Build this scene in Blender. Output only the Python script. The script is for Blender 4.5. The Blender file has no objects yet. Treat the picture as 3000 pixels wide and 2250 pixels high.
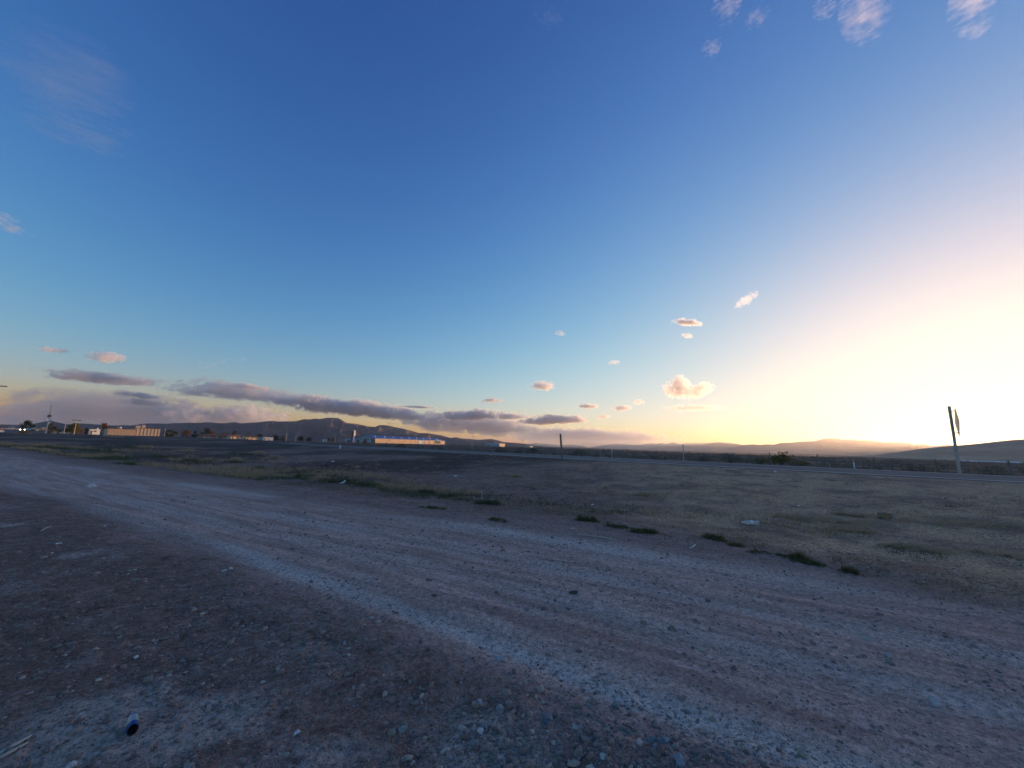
import bpy, bmesh, math, random
import numpy as np
from mathutils import Matrix, Vector, Quaternion

S = bpy.context.scene
COL = S.collection
random.seed(7)
RNG = np.random.default_rng(11)
rad = math.radians

# ------------------------------------------------------------------ camera
F_PX, CAM_H = 1110.0, 1.6                      # focal length in photo pixels (3000 wide), eye height
PITCH, ROLL = rad(9.2), rad(1.5)
cam = bpy.data.cameras.new('camera')
cam_o = bpy.data.objects.new('camera', cam)
COL.objects.link(cam_o)
cam.sensor_width = 36.0
cam.lens = 36.0 * F_PX / 3000.0
cam.clip_start, cam.clip_end = 0.05, 300000.0
CAM_M = Matrix.Translation((0, 0, CAM_H)) @ Matrix.Rotation(math.pi / 2 + PITCH, 4, 'X') @ Matrix.Rotation(ROLL, 4, 'Z')
cam_o.matrix_world = CAM_M
S.camera = cam_o

# ------------------------------------------------------------------ sky, sun, exposure
SUN_AZ, SUN_EL = 55.0, 1.5
world = bpy.data.worlds.new('World')
S.world = world
world.use_nodes = True
wt = world.node_tree
sky = wt.nodes.new('ShaderNodeTexSky')
sky.sky_type = 'NISHITA'
sky.sun_disc = False
sky.sun_elevation = rad(SUN_EL)
sky.sun_rotation = rad(SUN_AZ)
sky.altitude = 0
sky.air_density, sky.dust_density, sky.ozone_density = 1.0, .5, 4.2
# one even response curve (contrast, white balance, soft shoulder) for the whole sky
def _vm(op, a, b=None, c=None):
    n = wt.nodes.new('ShaderNodeVectorMath'); n.operation = op
    for i, v in enumerate((a, b, c)):
        if v is None: continue
        if isinstance(v, bpy.types.NodeSocket): wt.links.new(v, n.inputs[i])
        else: n.inputs[i].default_value = v
    return n.outputs[0]
SKY_G, SKY_GAIN, SKY_L, SKY_S = 1.7, (362, 132, 96), (1.06, 1.14, .95), 1.65
gm = wt.nodes.new('ShaderNodeGamma')
gm.inputs[1].default_value = SKY_G
wt.links.new(_vm('MULTIPLY', sky.outputs[0], (.1, .1, .1)), gm.inputs[0])
q = _vm('MULTIPLY', gm.outputs[0], SKY_GAIN)
den = _vm('MULTIPLY_ADD', q, tuple(1 / k for k in SKY_L), (1, 1, 1))
wt.links.new(_vm('MULTIPLY', _vm('DIVIDE', q, den), (SKY_S,) * 3), wt.nodes['Background'].inputs[0])
wt.nodes['Background'].inputs[1].default_value = 0.1

sl = bpy.data.lights.new('sun', 'SUN')
sun_o = bpy.data.objects.new('sun', sl)
COL.objects.link(sun_o)
sl.energy, sl.angle, sl.color = 1.25, rad(0.5), (1.0, 0.58, 0.30)
SUN_D = Vector((math.sin(rad(SUN_AZ)) * math.cos(rad(SUN_EL)), math.cos(rad(SUN_AZ)) * math.cos(rad(SUN_EL)), math.sin(rad(SUN_EL))))
sun_o.rotation_euler = SUN_D.to_track_quat('Z', 'Y').to_euler()

vs = S.view_settings
vs.view_transform, vs.look, vs.gamma, vs.exposure = 'Standard', 'None', 1.0, 2.6
vs.use_curve_mapping = False
S.cycles.use_denoising = True
S.cycles.denoising_prefilter = 'ACCURATE'
S.cycles.max_bounces = 5
S.cycles.diffuse_bounces = 2
S.cycles.glossy_bounces = 2
S.cycles.transmission_bounces = 4
S.cycles.volume_bounces = 3
S.cycles.transparent_max_bounces = 16
S.cycles.volume_max_steps = 256

# ------------------------------------------------------------------ numeric helpers
def _hash(ix, iy, seed):
    h = (ix * 374761393 + iy * 668265263 + seed * 2147483647) & 0xFFFFFFFF
    h = ((h ^ (h >> 13)) * 1274126177) & 0xFFFFFFFF
    h = h ^ (h >> 16)
    return (h & 0xFFFFFF) / float(0xFFFFFF)

def vnoise(x, y, seed=0):
    x = np.asarray(x, float); y = np.asarray(y, float)
    ix = np.floor(x).astype(np.int64); iy = np.floor(y).astype(np.int64)
    fx = x - ix; fy = y - iy
    fx = fx * fx * fx * (fx * (fx * 6 - 15) + 10); fy = fy * fy * fy * (fy * (fy * 6 - 15) + 10)
    a = _hash(ix, iy, seed); b = _hash(ix + 1, iy, seed)
    c = _hash(ix, iy + 1, seed); d = _hash(ix + 1, iy + 1, seed)
    return (a + (b - a) * fx) * (1 - fy) + (c + (d - c) * fx) * fy - 0.5

def fbm(x, y, octaves, seed=0, lac=2.03, gain=0.5):
    s = 0.0; a = 1.0
    for k in range(octaves):
        s = s + a * vnoise(x, y, seed + 17 * k)
        x = np.asarray(x) * lac + 3.1; y = np.asarray(y) * lac - 1.7; a *= gain
    return s

def sstep(a, b, x):
    t = np.clip((np.asarray(x, float) - a) / (b - a), 0, 1)
    return t * t * (3 - 2 * t)

# the dirt track runs along TU, the highway along RD; TV / RN are the distances across them
TU, TV = np.array([.875, -.485]), np.array([.485, .875])
RD, RN = np.array([.7193, -.6947]), np.array([.6947, .7193])
ROAD_Z, LINE_NEAR, LINE_FAR = 0.72, 24.26, 31.3

def ground_h(x, y):
    x = np.asarray(x, float); y = np.asarray(y, float)
    r = np.hypot(x, y); az = np.degrees(np.arctan2(x, y))
    v = TV[0] * x + TV[1] * y; u = TU[0] * x + TU[1] * y
    w = RN[0] * x + RN[1] * y
    h = 0.60 * sstep(9, 23, w) * sstep(160, 60, -u)
    h = h + 1.5 * sstep(25, 170, -u) * sstep(60, 0, w - 20)            # gentle rise of the lot to the left
    h = h - 0.25 * sstep(33, 42, w)
    # valley beyond the fence on the right
    h = h - 14.0 * sstep(150, 1800, r) * sstep(-8, 22, az)
    h = h - 0.6 * sstep(60, 130, r) * sstep(8, 26, az)
    fade = 1.0 / (1.0 + (r / 60.0) ** 2)
    near = np.exp(-(r / 14.0) ** 2)
    rough = 1.0 - 0.6 * sstep(2.4, 3.2, v) * sstep(8.6, 7.6, v)
    h = h + (0.06 * fbm(x * .16, y * .16, 3, 3) + (.022 + .05 * sstep(8.5, 10.5, v)) * rough * fbm(x * .9, y * .9, 4, 5)) * (0.3 + 0.7 * fade)
    h = h + near * rough * (0.013 * fbm(x * 3.1, y * 3.1, 3, 9) + 0.015 * fbm(x * 11, y * 11, 2, 21))
    h = h + near * 0.011 * fbm(x * 26, y * 26, 2, 33)
    # ruts and the windrows beside them
    wob = 0.16 * fbm(u * .22, v * 0 + 1.3, 3, 41)
    vv = v + wob
    rr = 1.0 / (1.0 + (r / 45.0) ** 2)
    trk = sstep(2.4, 3.0, v) * sstep(8.4, 7.6, v)
    h = h + rr * trk * (.020 * fbm(u * .35, vv * 5.5, 3, 45) + .008 * fbm(u * 1.4, vv * 13, 2, 47))
    for c, wd, d in ((2.95, .20, -.014), (3.75, .26, -.010), (4.85, .25, -.014), (5.7, .22, -.009), (6.6, .24, -.012)):
        h = h + rr * d * np.exp(-((vv - c) / wd) ** 2)
    for c, wd, d in ((2.45, .25, .014), (3.35, .2, .007), (4.35, .18, .010), (5.3, .2, .008), (7.7, .5, .03)):
        h = h + rr * d * np.exp(-((vv - c) / wd) ** 2) * (1 + fbm(u * 1.7, v * 1.7, 2, 51))
    m = sstep(20.5, 23.2, w) * sstep(35.5, 32.6, w) * sstep(900, 500, r)
    h = h * (1 - m) + 0.705 * m
    return h

def gh(x, y):
    return float(ground_h(x, y))

CAM_R = CAM_M.to_3x3()
def ray(px, py):
    return (CAM_R @ Vector(((px - 1500) / F_PX, -(py - 1125) / F_PX, -1))).normalized()

def gp(px, py):
    """point of the ground the photograph shows at a pixel"""
    d = ray(px, py); z = 0.0; p = None
    for _ in range(60):
        if d.z > -1e-4:
            break
        t = (z - CAM_H) / d.z
        q = Vector((d.x * t, d.y * t, z))
        zn = gh(q.x, q.y)
        if p is not None and abs(zn - z) < 1e-4:
            p = q; break
        p = q; z = 0.5 * z + 0.5 * zn
    return Vector((p.x, p.y, gh(p.x, p.y)))

def at_depth(px, py, depth):
    """a point at a known distance (world y) along a line of sight"""
    d = ray(px, py); t = depth / d.y
    return Vector((d.x * t, depth, CAM_H + d.z * t))

# ------------------------------------------------------------------ scene helpers
def tag(o, label=None, cat=None, group=None, kind=None):
    if label: o['label'] = label
    if cat: o['category'] = cat
    if group: o['group'] = group
    if kind: o['kind'] = kind
    return o

def empty(name, loc, rz=0.0):
    o = bpy.data.objects.new(name, None)
    COL.objects.link(o)
    o.location = loc
    o.rotation_euler = (0, 0, rz)
    o.empty_display_size = 0.2
    return o

class MB:
    """collects vertices and faces, then links them as one mesh object"""
    def __init__(self):
        self.v, self.f = [], []
    def add(self, vs, fs):
        n = len(self.v)
        self.v += [tuple(p) for p in vs]
        self.f += [tuple(i + n for i in f) for f in fs]
        return self
    def box(self, c, s, M=None):
        x, y, z = [k / 2 for k in s]
        vs = [Vector((sx * x, sy * y, sz * z)) for sz in (-1, 1) for sy in (-1, 1) for sx in (-1, 1)]
        if M is not None: vs = [M @ p for p in vs]
        vs = [p + Vector(c) for p in vs]
        return self.add(vs, [(0, 2, 3, 1), (4, 5, 7, 6), (0, 1, 5, 4), (1, 3, 7, 5), (3, 2, 6, 7), (2, 0, 4, 6)])
    def tube(self, pts, radii, n=8, cap=True):
        pts = [Vector(p) for p in pts]
        if not hasattr(radii, '__len__'): radii = [radii] * len(pts)
        vs = []
        for i, p in enumerate(pts):
            a = pts[max(i - 1, 0)]; b = pts[min(i + 1, len(pts) - 1)]
            t = (b - a).normalized() if (b - a).length > 1e-9 else Vector((0, 0, 1))
            s = t.cross(Vector((0, 0, 1)))
            if s.length < .05: s = t.cross(Vector((1, 0, 0)))
            s.normalize(); q = s.cross(t)
            for k in range(n):
                an = 2 * math.pi * k / n
                vs.append(p + (s * math.cos(an) + q * math.sin(an)) * radii[i])
        fs = []
        for i in range(len(pts) - 1):
            for k in range(n):
                k2 = (k + 1) % n
                fs.append((i * n + k, i * n + k2, (i + 1) * n + k2, (i + 1) * n + k))
        if cap:
            fs.append(tuple(range(n - 1, -1, -1)))
            fs.append(tuple((len(pts) - 1) * n + k for k in range(n)))
        return self.add(vs, fs)
    def build(self, name, mat, parent=None, smooth=False, bevel=0):
        me = bpy.data.meshes.new(name)
        me.from_pydata(self.v, [], self.f)
        me.update()
        if smooth:
            me.polygons.foreach_set('use_smooth', [True] * len(me.polygons))
        if mat: me.materials.append(mat)
        o = bpy.data.objects.new(name, me)
        COL.objects.link(o)
        if parent: o.parent = parent
        if bevel:
            b = o.modifiers.new('bevel', 'BEVEL'); b.width = bevel; b.segments = 2; b.limit_method = 'ANGLE'
        return o

def np_mesh(name, verts, faces, mat, parent=None, smooth=False):
    """faces: (n, k) integer array"""
    me = bpy.data.meshes.new(name)
    verts = np.ascontiguousarray(verts, np.float32); faces = np.ascontiguousarray(faces, np.int32)
    n, k = faces.shape
    me.vertices.add(len(verts)); me.vertices.foreach_set('co', verts.ravel())
    me.loops.add(n * k); me.loops.foreach_set('vertex_index', faces.ravel())
    me.polygons.add(n); me.polygons.foreach_set('loop_start', np.arange(0, n * k, k, dtype=np.int32))
    try:
        me.polygons.foreach_set('loop_total', np.full(n, k, np.int32))
    except Exception:
        pass
    me.update(calc_edges=True)
    if smooth: me.polygons.foreach_set('use_smooth', np.ones(n, bool))
    if mat: me.materials.append(mat)
    o = bpy.data.objects.new(name, me)
    COL.objects.link(o)
    if parent: o.parent = parent
    return o

def attr(me, name, vals):
    a = me.attributes.new(name, 'FLOAT', 'POINT')
    a.data.foreach_set('value', np.ascontiguousarray(vals, np.float32))

# ------------------------------------------------------------------ material helpers
class NT:
    def __init__(self, name):
        self.m = bpy.data.materials.new(name)
        self.m.use_nodes = True
        self.t = self.m.node_tree
        self.n = self.t.nodes
        self.bsdf = self.n['Principled BSDF']
        self.out = self.n['Material Output']
    def node(self, kind, **kw):
        x = self.n.new('ShaderNode' + kind)
        for k, v in kw.items(): setattr(x, k, v)
        return x
    def link(self, a, b): self.t.links.new(a, b)
    def put(self, sock, v):
        if hasattr(v, 'links') or isinstance(v, bpy.types.NodeSocket): self.link(v, sock)
        else: sock.default_value = v
    def math(self, op, a, b=0.0, clamp=False):
        x = self.node('Math', operation=op, use_clamp=clamp)
        self.put(x.inputs[0], a); self.put(x.inputs[1], b)
        return x.outputs[0]
    def noise(self, vec, scale, detail=4, rough=.55, col=False):
        x = self.node('TexNoise')
        x.inputs['Scale'].default_value = scale; x.inputs['Detail'].default_value = detail
        x.inputs['Roughness'].default_value = rough
        if vec is not None: self.link(vec, x.inputs['Vector'])
        return x.outputs['Color' if col else 'Fac']
    def ramp(self, fac, stops, interp='LINEAR'):
        x = self.node('ValToRGB'); r = x.color_ramp; r.interpolation = interp
        while len(r.elements) < len(stops): r.elements.new(.5)
        for e, (p, c) in zip(r.elements, stops):
            e.position = p; e.color = (c, c, c, 1) if not hasattr(c, '__len__') else (*c[:3], 1)
        self.put(x.inputs[0], fac)
        return x.outputs[0]
    def range(self, v, a, b, c=0.0, d=1.0, smooth=True):
        x = self.node('MapRange'); x.interpolation_type = 'SMOOTHSTEP' if smooth else 'LINEAR'
        self.put(x.inputs[0], v)
        for i, k in enumerate((a, b, c, d)): x.inputs[1 + i].default_value = k
        return x.outputs[0]
    def mix(self, fac, a, b, mode='MIX'):
        x = self.node('Mix', data_type='RGBA', blend_type=mode)
        self.put(x.inputs[0], fac)
        for s, v in ((x.inputs[6], a), (x.inputs[7], b)):
            if isinstance(v, bpy.types.NodeSocket): self.link(v, s)
            else: s.default_value = (*v[:3], 1)
        return x.outputs[2]
    def coord(self, which='Object'):
        return self.node('TexCoord').outputs[which]
    def mapping(self, vec, scale=(1, 1, 1), rot=(0, 0, 0), loc=(0, 0, 0)):
        x = self.node('Mapping'); self.link(vec, x.inputs[0])
        x.inputs['Scale'].default_value = scale; x.inputs['Rotation'].default_value = rot; x.inputs['Location'].default_value = loc
        return x.outputs[0]
    def attr(self, name):
        return self.node('Attribute', attribute_name=name).outputs['Fac']
    def color(self, c): 
        self.put(self.bsdf.inputs['Base Color'], c if isinstance(c, bpy.types.NodeSocket) else (*c, 1))
    def bump(self, h, strength=.5, dist=.01):
        x = self.node('Bump'); x.inputs['Strength'].default_value = strength; x.inputs['Distance'].default_value = dist
        self.link(h, x.inputs['Height']); self.link(x.outputs[0], self.bsdf.inputs['Normal'])
    def rough(self, r): self.put(self.bsdf.inputs['Roughness'], r)

def mat(name, col, rough=.8, var=.25, scale=3.0, metal=0.0, spec=.3, island=0.0, bump=0.0):
    """plain material whose colour is broken up by noise (and per loose piece)"""
    t = NT(name)
    n = t.noise(t.coord(), scale, 5, .6)
    f = t.range(n, .25, .75, 1 - var, 1 + var, False)
    if island:
        g = t.node('NewGeometry').outputs['Random Per Island']
        f = t.math('MULTIPLY', f, t.range(g, 0, 1, 1 - island, 1 + island, False))
    v = t.node('VectorMath', operation='SCALE')
    v.inputs[0].default_value = col[:3]; t.link(f, v.inputs['Scale'])
    t.color(v.outputs[0]); t.rough(rough)
    t.bsdf.inputs['Metallic'].default_value = metal
    t.bsdf.inputs['Specular IOR Level'].default_value = spec
    if bump: t.bump(n, .6, bump)
    return t.m

M = {}
def ground_material():
    t = NT('desert_dirt')
    P = t.coord()
    tr, pale, green = t.attr('track'), t.attr('pale'), t.attr('weedy')
    n0 = t.noise(P, .16, 5, .6); n1 = t.noise(P, .8, 7, .66); n2 = t.noise(P, 4.5, 9, .76); n3 = t.noise(P, 22.0, 7, .8)
    nf = t.noise(P, 110.0, 3, .7)
    # streaks drawn out along the track
    Q = t.mapping(t.mapping(P, rot=(0, 0, math.atan2(.485, .875))), scale=(.30, 3.4, 1))
    st = t.noise(Q, 1.5, 8, .68)
    # loose soil beside the track
    c = t.mix(t.range(n2, .38, .64), (.20, .112, .084), (.37, .215, .163))
    c = t.mix(t.range(n1, .42, .66, 0, .55), c, (.38, .225, .168))
    c = t.mix(t.range(n0, .42, .62, 0, .45), c, (.21, .118, .083))
    # packed surface of the track
    tc = t.mix(t.range(st, .36, .62), (.40, .24, .188), (.69, .435, .35))
    tc = t.mix(t.range(n2, .42, .62, 0, .55), tc, (.46, .28, .22))
    c = t.mix(tr, c, tc)
    c = t.mix(t.math('MULTIPLY', t.attr('lot'), .8), c, t.mix(t.range(n1, .38, .66), (.045, .026, .021), (.09, .055, .043)))
    # pale crust
    pn = t.math('ADD', t.math('MULTIPLY', n2, .55), t.math('MULTIPLY', n3, .45))
    pf = t.math('MULTIPLY', pale, t.range(pn, .37, .50), True)
    c = t.mix(pf, c, (.66, .51, .43))
    sp = t.range(t.math('ADD', t.math('MULTIPLY', n1, .5), t.math('MULTIPLY', n2, .5)), .535, .565, 0, .62)
    crack = t.range(n2, .345, .40, .75, 0)
    c = t.mix(t.math('MULTIPLY', t.math('MULTIPLY', sp, t.math('SUBTRACT', 1.0, tr)), t.math('SUBTRACT', 1.0, t.math('MULTIPLY', t.attr('lot'), .8))), c, (.38, .265, .21))
    c = t.mix(t.math('MULTIPLY', crack, t.math('SUBTRACT', 1.0, t.math('MULTIPLY', tr, .55))), c, (.05, .034, .027))
    c = t.mix(t.math('MULTIPLY', green, t.range(n2, .42, .60, 0, .75)), c, (.085, .080, .042))
    # warm glare painted into the ground colour at the right, where straw litter lies
    c = t.mix(t.math('MULTIPLY', t.attr('glare_tint'), t.range(n1, .36, .60, .15, 1)), c, t.mix(t.range(n3, .35, .65), (.40, .215, .115), (.74, .46, .27)))
    # grit of two sizes
    for sc, lo in ((38, .80), (85, .74)):
        vo = t.node('TexVoronoi'); vo.inputs['Scale'].default_value = sc; t.link(P, vo.inputs['Vector'])
        vc = t.node('SeparateColor'); t.link(vo.outputs['Color'], vc.inputs[0])
        inr = t.range(vo.outputs['Distance'], .42, .22)
        c = t.mix(t.math('MULTIPLY', t.range(vc.outputs[0], lo + .08, lo + .12, 0, .6), inr), c, (.48, .42, .37))
        c = t.mix(t.math('MULTIPLY', t.range(vc.outputs[1], lo, lo + .06, 0, .7), inr), c, (.065, .055, .05))
        if sc == 38: v1 = vo.outputs['Distance']
    m = t.math('ADD', t.math('MULTIPLY', n3, .65), t.math('MULTIPLY', nf, .35))
    f = t.range(m, .34, .66, .28, 1.75, False)
    v = t.node('VectorMath', operation='SCALE'); t.link(c, v.inputs[0]); t.link(f, v.inputs['Scale'])
    t.color(v.outputs[0])
    t.rough(.8)
    t.bsdf.inputs['Specular IOR Level'].default_value = .03
    hgt = t.math('ADD', t.math('MULTIPLY', n3, .55), t.math('ADD', t.math('MULTIPLY', nf, .22), t.math('MULTIPLY', v1, -.22)))
    hgt = t.math('ADD', hgt, t.math('MULTIPLY', n2, .45))
    t.bump(hgt, .85, .03)
    return t.m

def asphalt_material():
    t = NT('worn_asphalt')
    P = t.coord()
    n = t.noise(P, .8, 5); g = t.noise(P, 60, 4, .7)
    c = t.mix(t.range(n, .3, .7), (.15, .115, .098), (.22, .17, .145))
    c = t.mix(t.range(g, .35, .65, 0, .5), c, (.27, .215, .185))
    t.color(c); t.rough(.85); t.bsdf.inputs['Specular IOR Level'].default_value = .06
    t.bump(g, .5, .01)
    return t.m

def hill_material(name, a, b):
    t = NT(name)
    P = t.coord()
    n = t.noise(P, .0016, 8, .62); n2 = t.noise(P, .012, 6, .65)
    c = t.mix(t.range(n, .35, .65), a, b)
    c = t.mix(t.range(n2, .45, .7, 0, .6), c, tuple(k * .55 for k in a))
    t.color(c); t.rough(.95); t.bsdf.inputs['Specular IOR Level'].default_value = .05
    return t.m

def leaf_material(name, a, b):
    t = NT(name)
    g = t.node('NewGeometry').outputs['Random Per Island']
    n = t.noise(t.coord(), .7, 3)
    c = t.mix(t.math('ADD', t.math('MULTIPLY', g, .6), t.math('MULTIPLY', n, .4)), a, b)
    t.color(c); t.rough(.75); t.bsdf.inputs['Specular IOR Level'].default_value = .2
    tr = t.node('BsdfTranslucent'); t.link(c, tr.inputs[0])
    mx = t.node('MixShader'); mx.inputs[0].default_value = .3
    t.link(t.bsdf.outputs[0], mx.inputs[1]); t.link(tr.outputs[0], mx.inputs[2]); t.link(mx.outputs[0], t.out.inputs[0])
    return t.m

def stone_material():
    t = NT('gravel_stone')
    g = t.node('NewGeometry').outputs['Random Per Island']
    c = t.ramp(g, [(0, (.12, .09, .078)), (.3, (.20, .15, .125)), (.5, (.27, .195, .155)), (.68, (.21, .19, .175)), (.85, (.33, .25, .205)), (.96, (.42, .34, .28)), (1, (.56, .49, .43))])
    n = t.noise(t.coord(), 60, 4)
    c = t.mix(t.range(n, .3, .7, 0, .4), c, (.20, .165, .14))
    t.color(c); t.rough(.8)
    return t.m

M['ground'] = ground_material()
M['asphalt'] = asphalt_material()
M['line'] = mat('white_road_paint', (.78, .77, .74), .6, .25, 1.5)
M['hill_left'] = hill_material('sage_hill', (.095, .066, .066), (.17, .118, .105))
M['hill_far'] = hill_material('far_hill', (.12, .105, .09), (.17, .14, .12))
M['hill_right'] = hill_material('dry_grass_hill', (.28, .20, .13), (.40, .30, .20))
M['stone'] = stone_material()
M['weed'] = leaf_material('green_weed', (.085, .095, .04), (.17, .175, .08))
M['weed_olive'] = leaf_material('olive_weed', (.12, .10, .042), (.22, .18, .085))
M['straw'] = leaf_material('dry_straw', (.46, .32, .19), (.72, .54, .36))
M['brush'] = leaf_material('dry_brush', (.38, .25, .145), (.60, .43, .27))
M['sage'] = leaf_material('sagebrush_leaf', (.12, .115, .08), (.22, .20, .15))
M['leaf_dark'] = leaf_material('dark_leaf', (.025, .040, .018), (.055, .07, .03))
M['leaf_olive'] = leaf_material('olive_leaf', (.05, .055, .02), (.11, .10, .04))
M['leaf_orange'] = leaf_material('autumn_leaf', (.16, .075, .025), (.28, .14, .04))
M['leaf_yellow'] = leaf_material('yellow_green_leaf', (.12, .10, .025), (.22, .18, .05))
M['bark'] = mat('tree_bark', (.12, .09, .065), .9, .3, 4)
M['old_wood'] = mat('weathered_wood', (.19, .165, .14), .85, .35, 6, bump=.004)
M['pale_wood'] = mat('bleached_wood', (.45, .41, .36), .8, .25, 9)
M['dark_metal'] = mat('dark_metal', (.05, .05, .055), .5, .2, 5)
M['galv'] = mat('galvanised_steel', (.38, .38, .38), .45, .2, 5, metal=.6)
M['white_plastic'] = mat('white_plastic', (.72, .71, .68), .4, .1, 5)
M['white_paper'] = mat('white_paper', (.78, .77, .74), .7, .1, 8)
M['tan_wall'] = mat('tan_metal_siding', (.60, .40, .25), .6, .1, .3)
M['cream_wall'] = mat('cream_wall', (.66, .49, .34), .7, .1, .3)
M['white_wall'] = mat('white_wall', (.70, .68, .64), .6, .08, .3)
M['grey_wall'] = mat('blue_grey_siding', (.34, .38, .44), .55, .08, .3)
M['blue_roof'] = mat('blue_metal_roof', (.05, .12, .33), .5, .1, .2)
M['blue_wall'] = mat('deep_blue_wall', (.03, .09, .28), .5, .1, .2)
M['dark_roof'] = mat('dark_roof', (.10, .075, .06), .8, .2, .5)
M['red_roof'] = mat('rust_roof', (.22, .10, .07), .8, .2, .5)
M['green'] = mat('green_panel', (.10, .30, .05), .5, .1, .5)
M['glass'] = mat('dark_window_glass', (.03, .035, .04), .08, .1, 1, spec=.6)
M['rubber'] = mat('black_rubber', (.03, .03, .03), .8, .1, 3)
M['cardboard'] = mat('brown_cardboard', (.26, .17, .10), .85, .15, 8)
M['orange'] = mat('faded_orange', (.45, .14, .06), .7, .15, 6)
M['blue_print'] = mat('blue_print', (.02, .07, .22), .5, .15, 10)

# ------------------------------------------------------------------ ground and dirt track
def build_ground():
    a1 = np.radians(np.arange(-74, 74.01, .21))
    a2 = np.radians(np.arange(76, 284.1, 3.0))
    A = np.concatenate([a1, a2]); na = len(A)
    rs = [0.05]
    while rs[-1] < 25500:
        r = rs[-1]
        k = .25 if r < .8 else (.0125 if r < 16 else (.022 if r < 220 else .06))
        rs.append(r * (1 + k))
    Rr = np.array(rs); nr = len(Rr)
    rr, aa = np.meshgrid(Rr, A, indexing='ij')
    x = rr * np.sin(aa); y = rr * np.cos(aa)
    # irregular grid so no facet pattern shows
    x = x.ravel(); y = y.ravel()
    z = ground_h(x, y)
    V = np.stack([x, y, z], 1)
    i = np.arange(nr - 1)[:, None]; j = np.arange(na)[None, :]; j2 = (j + 1) % na
    Fq = np.stack(np.broadcast_arrays(i * na + j, i * na + j2, (i + 1) * na + j2, (i + 1) * na + j), -1).reshape(-1, 4)
    v = TV[0] * x + TV[1] * y; u = TU[0] * x + TU[1] * y; w = RN[0] * x + RN[1] * y
    r = np.hypot(x, y)
    edge = .9 * fbm(u * .35, v * .35, 4, 61) + .35 * fbm(x * 1.6, y * 1.6, 3, 63)
    right = np.where(u > 0, 8.3 - .45 * u, 8.3)
    sh = .55 * sstep(-3, -8, u)
    track = sstep(2.0 + sh, 3.0 + sh, v + edge * .6) * (.3 + .7 * sstep(7.4, 5.4, v + edge)) * sstep(right + .7, right - 1.3, v + edge) * sstep(-400, -150, u)
    wob = .16 * fbm(u * .22, v * 0 + 1.3, 3, 41)
    vv = v + wob
    def streak(c, wd, amp): return amp * np.exp(-((vv - c) / wd) ** 2)
    seg = .55 + .9 * fbm(u * .5, v * 0 + 7.7, 3, 71)
    pale = streak(2.92 + .3 * sstep(-3, -8, u), .15, 1.0) * (1 - .65 * sstep(-3.5, -9, u)) * np.clip(seg + .35, 0, 1) + streak(4.0, .16, .5) * np.clip(seg, 0, 1) + streak(4.95, .22, .6) * np.clip(.6 + fbm(u * .6, v * 0, 3, 77), 0, 1)
    pale = pale + streak(6.3, .35, .75) * np.clip(.7 + 1.5 * fbm(u * .5, v * 0 + 3, 3, 79), 0, 1)
    blob = np.clip(2.4 * fbm(x * .9, y * .9, 5, 83) - .62, 0, .5) * sstep(2.5, 2.0, v)
    pale = np.clip(pale * sstep(-60, -15, u) + blob, 0, 1)
    weedy = sstep(right - .2, right + .5, v + edge) * sstep(right + 4.5, right + 1.2, v + edge) * np.clip(.45 + 1.5 * fbm(u * .3, v * .3, 3, 91), 0, 1)
    lot = sstep(right + .8, right + 3.5, v + edge * 2) * sstep(.35, -.25, fbm(x * .12, y * .12, 3, 95) - .15)
    az = np.degrees(np.arctan2(x, y))
    glare_tint = sstep(right - .8, right + 1.6, v + edge) * sstep(2, 34, az + 14 * fbm(x * .1, y * .1, 3, 97)) * sstep(23.6, 22.5, w)  # mask of the painted warm glare, growing towards the right
    cen = V[Fq].mean(1)
    vf = TV[0] * cen[:, 0] + TV[1] * cen[:, 1]; uf = TU[0] * cen[:, 0] + TU[1] * cen[:, 1]
    is_t = (vf > 2.4) & (vf < np.where(uf > 0, 8.3 - .45 * uf, 8.3)) & (uf > -160) & (uf < 60)
    for name, sel, label, cat in (('ground', ~is_t, 'dry bare dirt ground with pale crust patches and scattered grit', 'ground'),
                                  ('dirt_track', is_t, 'wide rutted dirt track of pale packed gravel running to the left', 'dirt track')):
        Fs = Fq[sel]
        used = np.unique(Fs); remap = np.full(len(V), -1, np.int64); remap[used] = np.arange(len(used))
        o = np_mesh(name, V[used], remap[Fs], M['ground'], smooth=True)
        attr(o.data, 'track', track[used]); attr(o.data, 'pale', pale[used]); attr(o.data, 'weedy', weedy[used]); attr(o.data, 'lot', lot[used] * (1 - glare_tint[used])); attr(o.data, 'glare_tint', glare_tint[used])
        tag(o, label, cat, kind='structure')
build_ground()

# ------------------------------------------------------------------ highway with painted lines
def road_pt(s, w, z=0.0):
    return Vector((RD[0] * s + RN[0] * w, RD[1] * s + RN[1] * w, ROAD_Z + z))

def strip(name, s0, s1, w0, w1, z, material, parent=None, n=40):
    b = MB()
    vs, fs = [], []
    for k in range(n + 1):
        s = s0 + (s1 - s0) * k / n
        vs += [road_pt(s, w0, z), road_pt(s, w1, z), road_pt(s, w0, z - .06), road_pt(s, w1, z - .06)] if parent is None else [road_pt(s, w0, z), road_pt(s, w1, z)]
    m = 4 if parent is None else 2
    for k in range(n):
        fs.append((k * m, (k + 1) * m, (k + 1) * m + 1, k * m + 1))
        if m == 4:
            fs += [(k * m, k * m + 2, (k + 1) * m + 2, (k + 1) * m), (k * m + 1, (k + 1) * m + 1, (k + 1) * m + 3, k * m + 3)]
    return b.add(vs, fs).build(name, material, parent)

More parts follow.
